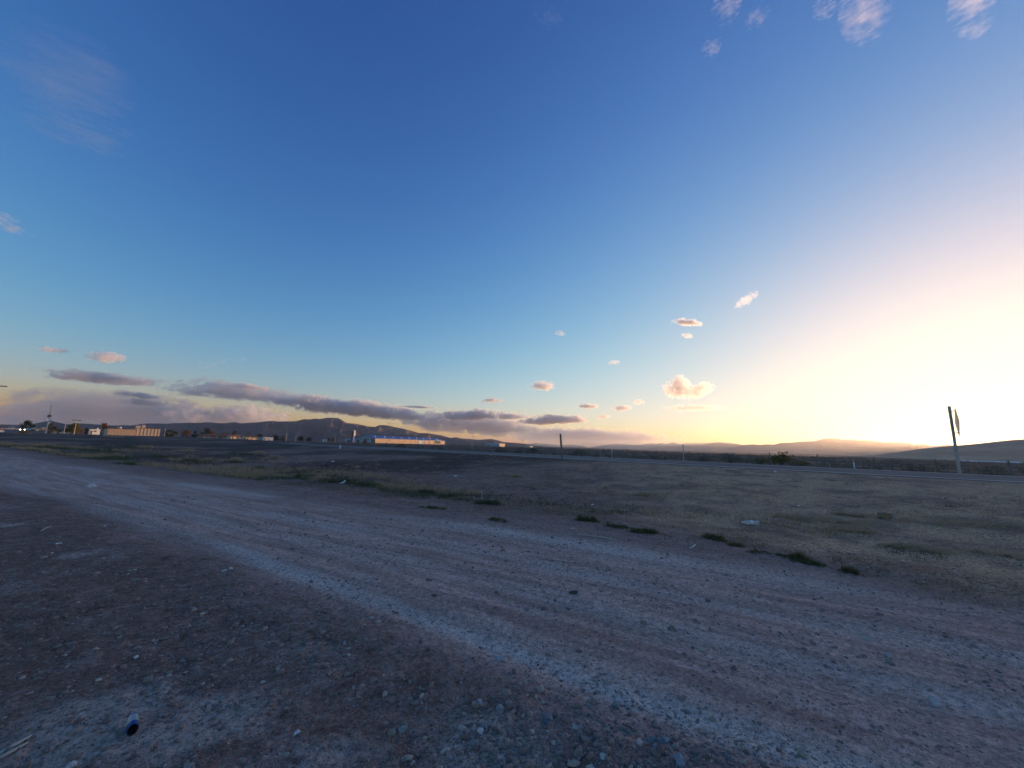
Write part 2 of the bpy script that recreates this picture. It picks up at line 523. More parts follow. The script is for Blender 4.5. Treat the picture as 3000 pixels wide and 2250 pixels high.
hw = strip('highway', -520, 200, LINE_NEAR - .75, LINE_FAR + .75, 0, M['asphalt'])
tag(hw, 'straight two-lane asphalt highway crossing behind the lot', 'road', kind='structure')
strip('edge_line', -520, 200, LINE_NEAR - .11, LINE_NEAR + .11, .004, M['line'], hw)
strip('edge_line', -520, 200, LINE_FAR - .11, LINE_FAR + .11, .004, M['line'], hw)
for s, L, w in ((-19.4, 3.6, 25.6), (-16.0, 2.2, 27.6), (-13.6, 3.4, 27.8), (-23.5, 2.0, 27.8), (-45, 3, 27.8), (-57, 3, 27.8), (-69, 3, 27.8), (30, 3, 27.8), (42, 3, 27.8)):
    strip('lane_dash', s, s + L, w - .07, w + .07, .004, M['line'], hw, n=1)

# ------------------------------------------------------------------ hills and mountains
def hills(name, label, dist, sky_px, extra_left, extra_right, material, width, seed, spur=.35, na=420, ns=46):
    """a range whose crest shows along sky_px; it has real depth: foot, spurs, crest and a far side"""
    pts = []
    for px, py in sky_px:
        d = ray(px, py)
        pts.append((math.degrees(math.atan2(d.x, d.y)), math.degrees(math.asin(d.z))))
    pts = extra_left + pts + extra_right
    pts.sort()
    az = np.linspace(pts[0][0], pts[-1][0], na)
    el = np.interp(az, [p[0] for p in pts], [p[1] for p in pts])
    base = -16.0
    sx = np.linspace(-1, 1, ns)
    aa, ss = np.meshgrid(np.radians(az), sx, indexing='ij')
    crest = np.repeat((CAM_H + dist * np.tan(np.radians(el)))[:, None], ns, 1)
    hh = np.maximum(crest - base, 0.5)
    r = dist + ss * width
    x = r * np.sin(aa); y = r * np.cos(aa)
    q = np.clip(1 - np.abs(ss), 0, 1)
    prof = q ** 1.25
    n = fbm(x / (width * .42), y / (width * .42), 6, seed, gain=.55)
    ridg = 1 - 2.6 * np.abs(fbm(np.degrees(aa) * dist * .0175 / (width * .26), ss * 1.3, 5, seed + 5, gain=.5))
    env = q * (1 - q) * 4
    z = base + hh * (prof + env * spur * (.55 * n + .35 * (ridg - .4)))
    z = np.minimum(z, base + (crest - base) * (r / dist) * np.where(ss < 0, .985, 1.0) * (.25 + .75 * np.clip(q * 1.6, 0, 1)) + 0)
    mid = ns // 2
    V = np.stack([x, y, z], -1).reshape(-1, 3)
    i = np.arange(na - 1)[:, None]; j = np.arange(ns - 1)[None, :]
    Fq = np.stack(np.broadcast_arrays(i * ns + j, (i + 1) * ns + j, (i + 1) * ns + j + 1, i * ns + j + 1), -1).reshape(-1, 4)
    o = np_mesh(name, V, Fq, material, smooth=True)
    tag(o, label, 'hills', kind='structure')
    return o

A_px = [(0, 1243), (60, 1244), (100, 1240), (130, 1234), (149, 1230.7), (175, 1237), (200, 1242), (222, 1239), (260, 1241), (297, 1244), (311, 1246), (367, 1245), (383, 1246), (426, 1240), (483, 1240), (546, 1237.6), (580, 1238), (605, 1236), (661, 1239), (683, 1236), (694, 1237), (705, 1239.7), (750, 1237), (795, 1232.4), (813, 1234), (867, 1233.3), (891, 1227), (907, 1228), (923, 1225), (936, 1227), (960, 1223), (990, 1224.4), (1001, 1229.8), (1016, 1239), (1048, 1242), (1077, 1248.8), (1099, 1249.7), (1112, 1243.8), (1135, 1245), (1175, 1254), (1207, 1261.5), (1227, 1267.8), (1254, 1268.7), (1292, 1275), (1321, 1283), (1336, 1280.6), (1352, 1284), (1381, 1286), (1403, 1288), (1441, 1285), (1459, 1289.6), (1477, 1295), (1508, 1297), (1535, 1299.5), (1557, 1304), (1640, 1312)]
B_px = [(1430, 1303), (1542, 1300.5), (1571, 1298), (1607, 1301), (1643, 1305), (1670, 1302), (1680, 1303), (1702, 1305.5), (1725, 1311), (1766, 1304), (1797, 1300), (1838, 1301.5), (1874, 1303), (1906, 1298), (1921, 1299.8), (1935, 1297.6), (1951, 1300), (1974, 1295.2), (1992, 1300.6), (2008, 1297.6), (2030, 1298), (2064, 1297.6), (2098, 1296), (2180, 1303), (2250, 1315)]
C_px = [(1850, 1318), (1890, 1313), (1950, 1306.5), (2010, 1306), (2060, 1302), (2090, 1295.5), (2110, 1294.5), (2140, 1297), (2180, 1303), (2230, 1311), (2330, 1326)]
D_px = [(2100, 1318), (2182, 1303), (2207, 1301), (2228, 1303), (2243, 1301), (2268, 1301.5), (2289, 1296), (2318, 1295.4), (2341, 1293), (2386, 1291), (2415, 1283), (2447, 1281.8), (2472, 1286.3), (2499, 1284.8), (2515, 1288.6), (2526, 1286.3), (2540, 1288.6), (2553, 1288.6), (2585, 1294), (2627, 1293.8), (2668, 1296.5), (2679, 1301), (2703, 1298), (2726, 1304.6), (2739, 1305), (2772, 1301), (2800, 1303), (2880, 1314), (3000, 1330)]
G_px = [(2150, 1333), (2215, 1326), (2270, 1319), (2345, 1311.5), (2400, 1312), (2454, 1312.5), (2600, 1312), (2740, 1313), (2860, 1320), (3000, 1332)]
E_px = [(2480, 1343), (2560, 1335), (2640, 1323), (2700, 1314), (2745, 1309.5), (2780, 1305.8), (2817, 1303.2), (2871, 1298), (2907, 1293.8), (2961, 1288.3), (3000, 1286)]
hills('mountain_range', 'dark blue-brown mountain range with rounded summits along the left', 4600, A_px, [(-70, .7), (-58, .9)], [], M['hill_left'], 1400, 101, spur=.95, na=760, ns=80)
hills('far_mountains', 'faint jagged blue mountains far away in the middle', 21000, B_px, [], [], M['hill_far'], 3500, 131, na=260)
hills('low_ridge', 'soft rounded ridge in front of the far mountains', 14500, C_px, [], [], M['hill_far'], 2600, 151, na=160)
hills('right_mountains', 'hazy pinkish mountains under the sunset at the right', 11500, D_px, [], [], M['hill_far'], 2300, 171, na=320)
hills('foothills', 'low flat foothill below the right mountains', 8200, G_px, [], [], M['hill_right'], 1300, 191, na=200)
hills('near_hill', 'smooth brown hill rising at the right edge under the sun', 4300, E_px, [], [(54.5, 2.0), (57, 2.35), (62, 2.9), (70, 3.2), (80, 3.0), (90, 2.2), (100, .6)], M['hill_right'], 1500, 211, spur=.15, na=260)

# ------------------------------------------------------------------ vegetation builders
def unit(n):
    v = RNG.normal(size=(n, 3)); return v / np.linalg.norm(v, axis=1)[:, None]

def leaf_cloud(name, centres, radii, n, size, material, parent=None, flat=1.0):
    """many small loose leaf faces gathered in clumps"""
    centres = np.asarray(centres, float); radii = np.asarray(radii, float)
    k = RNG.integers(0, len(centres), n)
    d = unit(n) * (RNG.random(n) ** .45)[:, None]
    d[:, 2] *= flat
    p = centres[k] + d * radii[k][:, None]
    a = unit(n); b = np.cross(a, unit(n)); b /= np.linalg.norm(b, axis=1)[:, None] + 1e-9
    s = size * (.5 + RNG.random(n))[:, None]
    V = np.stack([p - a * s, p + b * s * .55, p + a * s, p - b * s * .55], 1).reshape(-1, 3)
    return np_mesh(name, V, np.arange(4 * n).reshape(n, 4), material, parent)

def tree(px, base_py, depth, h, wd, leaf, label, name='tree', trunk=.25, n=900, clumps=14, two=False, group='trees of the far settlement'):
    b = at_depth(px, base_py, depth)
    z0 = min(b.z, gh(b.x, b.y)) if trunk < .6 else b.z
    z0 = gh(b.x, b.y)
    top = b.z + h
    H = top - z0
    r = empty(name, (b.x, b.y, z0))
    cs, rs = [], []
    for k in range(clumps):
        an = random.uniform(0, 6.28); q = random.random() ** .6
        zz = random.uniform(trunk, .92)
        lim = math.sin(math.pi * min(1, max(.08, (zz - trunk) / (1 - trunk) * .8 + .2))) 
        cs.append((math.cos(an) * q * wd * .36 * lim, math.sin(an) * q * wd * .36 * lim, zz * H)); rs.append(wd * random.uniform(.16, .27))
    leaf_cloud('crown', cs, rs, n, max(.10, wd * .035), leaf, r, .8)
    tb = MB()
    for t in range(2 if two else 1):
        ox = (-.22 + .44 * t) * wd if two else 0
        tb.tube([(ox, 0, -.1), (ox * .8, .02, H * .3), (ox * .4, 0, H * .62), (ox * .2, .05, H * .85)], [wd * .035, wd * .03, wd * .02, wd * .008], 7)
        for c in cs[t::3][:4]:
            tb.tube([(ox * .6, 0, H * .45), (c[0] * .6, c[1] * .6, (c[2] + H * .45) / 2), c], [wd * .014, wd * .01, wd * .004], 5)
    tb.build('trunk', M['bark'], r)
    tag(r, label, 'tree', group)
    return r

def bush(px, py, wd, h, leaf, label, name='sagebrush', cat='bush', n=500, group=None, depth=None):
    p = at_depth(px, py, depth) if depth else gp(px, py)
    z = gh(p.x, p.y)
    r = empty(name, (p.x, p.y, z))
    cs, rs = [], []
    for k in range(9):
        an = random.uniform(0, 6.28); q = random.random() ** .5
        cs.append((math.cos(an) * q * wd * .34, math.sin(an) * q * wd * .34, h * random.uniform(.25, .75) * (1 - .45 * q))); rs.append(min(wd * .22, h * .45))
    leaf_cloud('foliage', cs, rs, n, max(.02, h * .055), leaf, r, .8)
    sb = MB()
    for k in range(9):
        c = cs[k]
        sb.tube([(0, 0, -.03), (c[0] * .4, c[1] * .4, c[2] * .6), c], [h * .02, h * .014, h * .005], 5)
    sb.build('stem', M['bark'], r)
    tag(r, label, cat, group)
    return r

def blades(n, half_u, half_v, h, lean, wd, axis):
    """bent grass blades spread over an ellipse; each blade two quads"""
    U = np.array([axis[0], axis[1]]); W = np.array([-axis[1], axis[0]])
    m = max(3, min(16, n // 45))
    ca = RNG.random(m) * 6.283; cq = RNG.random(m) ** .6
    ku = np.cos(ca) * cq * half_u * .85; kv = np.sin(ca) * cq * half_v * .85
    kr = min(half_u, half_v * 1.6) * RNG.uniform(.22, .62, m); kh = RNG.uniform(.45, 1.0, m)
    k = RNG.choice(m, n, p=kr ** 1.5 / (kr ** 1.5).sum())
    a = RNG.random(n) * 6.283; q = np.abs(RNG.normal(0, .55, n)) * np.where(RNG.random(n) < .12, 2.2, 1)
    cu = ku[k] + np.cos(a) * q * kr[k] * 1.3; cv = kv[k] + np.sin(a) * q * kr[k]
    bx = U[0] * cu + W[0] * cv; by = U[1] * cu + W[1] * cv
    hh = h * kh[k] * (.45 + .75 * RNG.random(n)) * np.clip(1.05 - .45 * q, .25, 1)
    la = RNG.random(n) * 6.283; ln = lean * hh * (.3 + RNG.random(n))
    dx = np.cos(la) * ln; dy = np.sin(la) * ln
    sx = -np.sin(la) * wd; sy = np.cos(la) * wd
    return bx, by, hh, dx, dy, sx, sy

def tuft_mesh(name, origin, n, half_u, half_v, h, lean, wd, axis, material, parent=None):
    bx, by, hh, dx, dy, sx, sy = blades(n, half_u, half_v, h, lean, wd, axis)
    gz = ground_h(bx + origin.x, by + origin.y) - origin.z - .004
    P = []
    for t, k in ((0, 1), (.55, .8), (1, .12)):
        cx = bx + dx * t * t; cy = by + dy * t * t; cz = gz + hh * t * (1 - .25 * t * min(1, lean))
        P += [np.stack([cx - sx * k, cy - sy * k, cz], 1), np.stack([cx + sx * k, cy + sy * k, cz], 1)]
    V = np.stack(P, 1).reshape(-1, 3)
    b = np.arange(n)[:, None] * 6
    Fq = np.concatenate([b + [0, 1, 3, 2], b + [2, 3, 5, 4]])
    return np_mesh(name, V, Fq, material, parent)

def weed(px, py, half_px, label, n=420, h=.11, ratio=.45, material='weed', axis=None, lean=.7, name='weed_clump', cat='weed', wd=.004):
    p = gp(px, py)
    hu = half_px / F_PX * p.length * 1.2; h *= 1.1; n = int(n * 1.2)
    r = empty(name, p)
    fo_ = tuft_mesh('foliage', p, n, hu, hu * ratio, h, lean, wd, TU if axis is None else axis, M[material], r)
    fo_['kind'] = 'stuff'
    # a flat skirt of older leaves gives the clump its body
    sk_ = tuft_mesh('dead_leaf_skirt', p, n // 4, hu * 1.05, hu * ratio * 1.15, h * .4, 1.5, wd * 1.1, TU if axis is None else axis, M['weed_olive'], r)
    sk_['kind'] = 'stuff'
    tag(r, label, cat)
    return r

# ------------------------------------------------------------------ weeds along the track
weed(1720, 1527, 26, 'bright green bushy weed clump left of the bleached branch tip', 700, .17, .55)
weed(1815, 1546, 34, 'flat dark green weed patch just behind the long branch', 700, .08, .5)
weed(1905, 1562, 48, 'long dark green weed strip right of the flat patch', 1100, .10, .4)
weed(2097, 1581, 26, 'olive green weed clump near the curved white strip', 620, .13, .5, 'weed_olive')
weed(2155, 1600, 22, 'small olive weed clump right of the curved white strip', 480, .10, .5, 'weed_olive')
weed(2260, 1622, 50, 'thin low weed row below the plastic bottle', 600, .05, .25)
weed(2350, 1640, 24, 'rounded olive weed at the right end of the weed row', 560, .13, .6, 'weed_olive')
weed(2385, 1653, 28, 'low dark weed trailing right behind the rounded olive weed', 420, .07, .4)
weed(2480, 1676, 18, 'single olive weed nearest the right foreground', 380, .11, .7, 'weed_olive')
weed(1252, 1443, 32, 'dark green weed clump beside the white paper cup', 900, .16, .45)
weed(1310, 1454, 26, 'dark green weed patch right of the clump at the cup', 650, .12, .45)
weed(1365, 1466, 26, 'low green weed patch left of the upright bleached twig', 520, .10, .4)
weed(1430, 1477, 42, 'wide green weed mound under the upright bleached twig', 1100, .16, .4)
weed(1270, 1488, 42, 'thin green weed streak in front of the paper cup', 650, .07, .3)
weed(1460, 1524, 30, 'sparse grey-green weed patch at the track edge', 450, .07, .45, 'weed_olive')
weed(895, 1398, 34, 'dense dark green weed mound beyond the track', 900, .24, .45)
weed(960, 1410, 28, 'dark weed patch left of the white paper scrap', 700, .18, .45)
weed(1015, 1412, 26, 'dark weed patch behind the white paper scrap', 700, .18, .45)
weed(1078, 1423, 34, 'green weed patch right of the white paper scrap', 800, .18, .45)
weed(775, 1377, 40, 'dark green weed strip on the far track edge', 800, .22, .35)
weed(680, 1356, 34, 'dark green weed mound next to straw-coloured grass', 700, .30, .4)
weed(330, 1345, 70, 'long bright green weed strip at the left of the track', 1500, .22, .30)
weed(385, 1360, 56, 'green weed strip below the long bright one', 1200, .20, .30)
weed(265, 1330, 50, 'green weed strip nearest the left end of the verge', 1000, .25, .30)
weed(460, 1338, 60, 'dark green verge patch left of the straw tufts', 1000, .28, .3)
weed(575, 1352, 55, 'dark green verge patch between two straw tufts', 1000, .26, .3)
weed(700, 1331, 50, 'low dark weed mound out on the bare lot', 800, .35, .3)
weed(380, 1310, 50, 'dark weed strip high on the far verge', 800, .35, .25)

def straw(px, py, half_px, label, n=320, h=.3, ratio=.5, mat_='straw', lean=.9):
    p = gp(px, py)
    hu = half_px / F_PX * p.length
    o = tuft_mesh('straw_tuft', p, n, hu, hu * ratio, h, lean, .006 + .00025 * p.length, TU, M[mat_])
    r = empty('straw_tuft', p)
    o.parent = r; o.name = 'dry_blades'; o['kind'] = 'stuff'
    tag(r, label, 'dry grass')
    return r
straw(810, 1343, 26, 'feathery straw tuft alone on the bare lot', 500, .42)
straw(545, 1322, 30, 'straw-coloured tuft at the back of the verge', 500, .5)
straw(425, 1312, 26, 'dry tuft beside the dark weed strip of the verge', 420, .5)
straw(755, 1330, 24, 'straw tuft behind the low dark weed mound', 420, .5)
straw(330, 1282, 26, 'dry mound of grass in front of the tan building', 400, .9)
straw(690, 1348, 22, 'straw tuft touching the dark verge weeds', 300, .4)
straw(1518, 1398, 20, 'pale straw tuft near the foot of the dark post', 400, .25)
straw(1045, 1369, 18, 'small flat straw tuft in the middle of the lot', 260, .15)
straw(1265, 1388, 30, 'low brown grass patch behind the paper cup', 400, .12, mat_='brush')
straw(1770, 1430, 14, 'tiny golden tuft right of the straw tuft at the post', 200, .16)
straw(72, 1270, 13, 'orange-lit dry bush by the track at the far left', 500, 1.5, mat_='brush')

# dry brush heaps on the right: tangled stems
def brush_heap(px, py, half_px, label, n, h, stem=.9, ratio=.5, thick=.004, name='brush_heap', fine=400):
    p = gp(px, py)
    hu = half_px / F_PX * p.length
    r = empty(name, p)
    b = MB()
    for k in range(n):
        a = random.uniform(0, 6.28); q = random.random() ** .5
        c = Vector((TU[0] * math.cos(a) * q * hu - TU[1] * math.sin(a) * q * hu * ratio, TU[1] * math.cos(a) * q * hu + TU[0] * math.sin(a) * q * hu * ratio, 0))
        L = stem * random.uniform(.3, 1) * hu
        th = random.gauss(math.atan2(TU[1], TU[0]), .6)
        d = Vector((math.cos(th), math.sin(th), random.uniform(-.1, .35)))
        z = gh(p.x + c.x, p.y + c.y) - p.z + random.uniform(0, h) * (1 - q * .6)
        m = c + d * L * .5 + Vector((random.uniform(-1, 1), random.uniform(-1, 1), 1)) * L * .10
        e = c + d * L
        ge = gh(p.x + e.x, p.y + e.y) - p.z
        b.tube([(c.x, c.y, z), (m.x, m.y, max(z + .2 * h, m.z)), (e.x, e.y, max(ge, z * .6 + .3 * h * random.random()))], [thick, thick * .8, thick * .3], 4, False)
    b.build('stem', M['straw'], r)['kind'] = 'stuff'
    dg_ = tuft_mesh('dry_grass', p, fine, hu, hu * ratio, h * .8, 1.8, .0028, TU, M['brush'], r)
    dg_['kind'] = 'stuff'
    tag(r, label, 'dry brush')
    return r
brush_heap(2400, 1528, 105, 'long low heap of dry brown grass right of the plastic bottle', 154, .16, .35, .28, .004, fine=1300)
brush_heap(2490, 1556, 42, 'tangled dry stem heap in front of the long grass heap', 88, .14, .7, .5, .005, fine=700)
brush_heap(2680, 1610, 62, 'flattened bundle of pale dry stems at the right', 101, .08, .9, .3, .004, fine=500)
brush_heap(2820, 1540, 95, 'wide tangle of dry stems at the far right of the lot', 132, .12, .5, .35, .004, fine=600)
brush_heap(2485, 1510, 36, 'small grass heap left of the brown carton', 66, .16, .6, .4, .004, fine=700)
brush_heap(1890, 1452, 42, 'sprawling dead plant out on the lot above the branch', 66, .14, .7, .35, .006, fine=300)
brush_heap(1480, 1393, 26, 'little dead twig pile left of the straw tuft at the post', 44, .1, .7, .35, .006, fine=150)
brush_heap(2950, 1630, 60, 'dark dry brush patch cut by the right edge', 66, .1, .5, .3, .004, fine=700)
brush_heap(1560, 1428, 40, 'thin scatter of dead stems below the straw tuft at the post', 48, .06, .6, .3, .005, fine=250)

def scatter_litter():
    """dead grass ends and twigs strewn over the lot"""
    n = 42000
    th = np.radians(np.where(RNG.random(n) < .4, RNG.uniform(-60, 62, n), 62 - 60 * RNG.random(n) ** 1.4)); r = 3.0 * (42 / 3.0) ** RNG.random(n)
    x = r * np.sin(th); y = r * np.cos(th)
    v = TV[0] * x + TV[1] * y; w = RN[0] * x + RN[1] * y
    clump = fbm(x * .4, y * .4, 3, 301)
    keep = (w < 22.5) & (((v > 8.2) & (clump > -.08)) | (RNG.random(n) < .035))
    x, y, r = x[keep], y[keep], r[keep]; n = len(x)
    z = ground_h(x, y)
    a = RNG.normal(math.atan2(TU[1], TU[0]), .8, n); L = RNG.uniform(.02, .16, n) * (.6 + r / 30); wd = .0012 + .00014 * r
    dx, dy = np.cos(a) * L, np.sin(a) * L; sx, sy = -np.sin(a) * wd, np.cos(a) * wd
    lift = RNG.random(n) * L * .35
    P = [np.stack([x - sx, y - sy, z + .001], 1), np.stack([x + sx, y + sy, z + .001], 1),
         np.stack([x + dx * .5 + sx, y + dy * .5 + sy, z + .004 + lift], 1), np.stack([x + dx * .5 - sx, y + dy * .5 - sy, z + .004 + lift], 1),
         np.stack([x + dx + sx * .3, y + dy + sy * .3, z + .003 + lift * .6], 1), np.stack([x + dx - sx * .3, y + dy - sy * .3, z + .003 + lift * .6], 1)]
    V = np.stack(P, 1).reshape(-1, 3); b = np.arange(n)[:, None] * 6
    o = np_mesh('dead_grass_litter', V, np.concatenate([b + [0, 1, 2, 3], b + [3, 2, 4, 5]]), M['straw'])
    tag(o, 'scattered dead grass ends strewn over the dirt lot', 'dead grass', kind='stuff')
scatter_litter()

def scatter_weeds():
    """small green and dry sprigs too many to count along the verge"""
    for name, material, n, seed, hh0, label in (('verge_sprigs', 'weed', 5500, 401, .07, 'tiny green sprigs dotted along the track verge'),
                                           ('verge_dry_grass', 'brush', 13000, 431, .09, 'short dry grass stubble along the track verge')):
        u = np.where(RNG.random(n) < .6, RNG.uniform(-70, -6, n), RNG.uniform(-20, 3, n))
        sp = 1.0 + 2.2 * sstep(-5, -30, u)
        v = 8.9 + np.abs(RNG.normal(0, 1, n)) * sp * 1.2 - .3
        x = TU[0] * u + TV[0] * v; y = TU[1] * u + TV[1] * v
        k = fbm(u * .22, v * .55, 3, seed) > .05
        x, y = x[k], y[k]; n = len(x); m = 6
        r = np.hypot(x, y)
        cx = np.repeat(x, m) + RNG.normal(0, .05, n * m); cy = np.repeat(y, m) + RNG.normal(0, .04, n * m); rr = np.repeat(r, m)
        z = ground_h(cx, cy) - .003
        hh = hh0 * (.4 + RNG.random(n * m)) * (1 + rr / 40); la = RNG.random(n * m) * 6.283; ln = hh * (.3 + RNG.random(n * m))
        wd = .003 + .0002 * rr
        dx, dy = np.cos(la) * ln, np.sin(la) * ln; sx, sy = -np.sin(la) * wd, np.cos(la) * wd
        V = np.stack([np.stack([cx - sx, cy - sy, z], 1), np.stack([cx + sx, cy + sy, z], 1), np.stack([cx + dx, cy + dy, z + hh], 1)], 1).reshape(-1, 3)
        o = np_mesh(name, V, np.arange(len(V)).reshape(-1, 3), M[material])
        tag(o, label, 'weeds' if material == 'weed' else 'dry grass', kind='stuff')
scatter_weeds()

def scatter_sprigs():
    """thin weeds that feather out the clumps along the near edge of the lot"""
    n = 1500
    u = RNG.uniform(-14, 9, n); v = np.where(u > 0, 8.6 - .45 * u, 8.6) + RNG.normal(0, .55, n)
    x = TU[0] * u + TV[0] * v; y = TU[1] * u + TV[1] * v
    k = fbm(u * .8, v * .8, 3, 671) > .0
    x, y = x[k], y[k]; n = len(x); m = 9
    cx = np.repeat(x, m) + RNG.normal(0, .04, n * m); cy = np.repeat(y, m) + RNG.normal(0, .035, n * m)
    z = ground_h(cx, cy) - .003
    hh = .045 * (.4 + RNG.random(n * m)); la = RNG.random(n * m) * 6.283; ln = hh * (.3 + 1.2 * RNG.random(n * m)); wd = .0032
    dx, dy = np.cos(la) * ln, np.sin(la) * ln; sx, sy = -np.sin(la) * wd, np.cos(la) * wd
    V = np.stack([np.stack([cx - sx, cy - sy, z], 1), np.stack([cx + sx, cy + sy, z], 1), np.stack([cx + dx, cy + dy, z + hh], 1)], 1).reshape(-1, 3)
    o = np_mesh('edge_sprigs', V, np.arange(len(V)).reshape(-1, 3), M['weed_olive'])
    tag(o, 'thin olive sprigs feathering out around the weed clumps', 'weeds', kind='stuff')
scatter_sprigs()

def scatter_stubble():
    """low dry tufts and stubble over the open lot, too many to count"""
    for name, material, n, seed, h0, label in (('lot_stubble', 'brush', 5200, 611, .075, 'low dry stubble tufts scattered over the open lot'),
                                               ('lot_weeds', 'weed_olive', 2200, 641, .06, 'small olive weeds scattered over the open lot')):
        th = np.radians(RNG.uniform(-58, 62, n)); r = 7.5 * (34 / 7.5) ** RNG.random(n)
        x = r * np.sin(th); y = r * np.cos(th)
        v = TV[0] * x + TV[1] * y; w = RN[0] * x + RN[1] * y
        k = (v > 8.8) & (w < 22.6) & (fbm(x * .3, y * .3, 4, seed) > .06)
        x, y, r = x[k], y[k], r[k]; n = len(x); m = 14
        s = np.repeat(RNG.uniform(.4, 1.5, n) ** 1.5, m)
        cx = np.repeat(x, m) + RNG.normal(0, .06, n * m) * s; cy = np.repeat(y, m) + RNG.normal(0, .05, n * m) * s; rr = np.repeat(r, m)
        z = ground_h(cx, cy) - .004
        hh = h0 * s * (.4 + RNG.random(n * m)); la = RNG.random(n * m) * 6.283; ln = hh * (.4 + 1.4 * RNG.random(n * m)); wd = .0025 + .00016 * rr
        dx, dy = np.cos(la) * ln, np.sin(la) * ln; sx, sy = -np.sin(la) * wd, np.cos(la) * wd
        V = np.stack([np.stack([cx - sx, cy - sy, z], 1), np.stack([cx + sx, cy + sy, z], 1), np.stack([cx + dx, cy + dy, z + hh], 1)], 1).reshape(-1, 3)
        o = np_mesh(name, V, np.arange(len(V)).reshape(-1, 3), M[material])
        tag(o, label, 'stubble' if material == 'brush' else 'weeds', kind='stuff')
scatter_stubble()

# ------------------------------------------------------------------ gravel and stones
ICO_V = None
def ico():
    global ICO_V
    if ICO_V is None:
        b = bmesh.new(); bmesh.ops.create_icosphere(b, subdivisions=1, radius=1.0)
        V = np.array([v.co[:] for v in b.verts]); Fx = np.array([[v.index for v in f.verts] for f in b.faces]); b.free()
        ICO_V = (V, Fx)
    return ICO_V

def gravel():
    V0, F0 = ico()
    def points(n, r0, r1):
        th = np.radians(RNG.uniform(-66, 66, n)); r = r0 * (r1 / r0) ** RNG.random(n)
        return r * np.sin(th), r * np.cos(th), r
    x, y, r = points(190000, 1.4, 14)
    v = TV[0] * x + TV[1] * y; u = TU[0] * x + TU[1] * y
    berm = np.exp(-((v - 2.1) / .5) ** 2) * sstep(-3.2, 0, u)
    dens = .22 * np.where((v > 2.9) & (v < 8.3), .5, 1) + .75 * berm + .25 * sstep(2.6, 2.2, v) + .22 * np.exp(-((v - 4.4) / .25) ** 2) + .2 * np.exp(-((v - 5.25) / .25) ** 2)
    dens *= np.clip(.75 + 1.3 * fbm(x * 1.2, y * 1.2, 3, 501), .1, 1.5)
    dens *= np.where(v > 8.5, .45, 1) * np.where(r > 9, .35, 1)
    k = RNG.random(len(x)) < dens
    x, y, r, v, berm = x[k], y[k], r[k], v[k], berm[k]
    n = len(x)
    if n > 64000:
        k = RNG.choice(n, 64000, False); x, y, r, v, berm = x[k], y[k], r[k], v[k], berm[k]; n = 64000
    s = np.exp(RNG.normal(0, .6, n)) * (.0030 + .0005 * r + .0012 * berm)
    big = RNG.random(n) < .025 + .03 * berm
    s = np.where(big, s * RNG.uniform(1.6, 2.8, n), s)
    s = np.minimum(s, .028)
    sc = s[:, None] * RNG.uniform(.5, 1.5, (n, 3)); sc[:, 2] *= .7
    z = ground_h(x, y) + sc[:, 2] * .05
    jit = 1 + RNG.normal(0, .24, (n, len(V0)))
    a = RNG.random(n) * 6.283; ca, sa = np.cos(a), np.sin(a)
    P = V0[None] * jit[..., None] * sc[:, None, :]
    X = P[..., 0] * ca[:, None] - P[..., 1] * sa[:, None] + x[:, None]
    Y = P[..., 0] * sa[:, None] + P[..., 1] * ca[:, None] + y[:, None]
    Z = P[..., 2] + z[:, None]
    V = np.stack([X, Y, Z], -1).reshape(-1, 3)
    Fc = (F0[None] + (np.arange(n) * len(V0))[:, None, None]).reshape(-1, 3)
    o = np_mesh('gravel', V, Fc, M['stone'])
    tag(o, 'loose grey gravel scattered over track and lot', 'gravel', kind='stuff')
gravel()

def stone(px, py, size_px, label, col=(.2, .19, .18), flat=.7, seed=1):
    p = gp(px, py)
    s = size_px / F_PX * (p - Vector((0, 0, CAM_H))).length / 2
    b = bmesh.new(); bmesh.ops.create_icosphere(b, subdivisions=2, radius=1.0)
    rr = random.Random(seed)
    ax = [rr.uniform(.75, 1.25) for _ in range(3)]
    for v in b.verts:
        k = 1 + .18 * math.sin(v.co.x * 3.1 + seed) + .14 * math.sin(v.co.y * 4.3 + seed * 2.1) + .16 * rr.uniform(-1, 1)
        v.co = Vector((v.co.x * ax[0], v.co.y * ax[1], max(v.co.z * ax[2] * flat, -.45))) * s * k
    me = bpy.data.meshes.new('stone'); b.to_mesh(me); b.free()
    nm = 'stone_%d' % seed
    me.materials.append(mat(nm, col, .8, .3, 40, bump=.002))
    o = bpy.data.objects.new('stone', me); COL.objects.link(o)
    o.location = p + Vector((0, 0, s * .02)); o.rotation_euler = (0, 0, rr.uniform(0, 6.28))
    tag(o, label, 'stone', 'larger stones lying on the dirt')
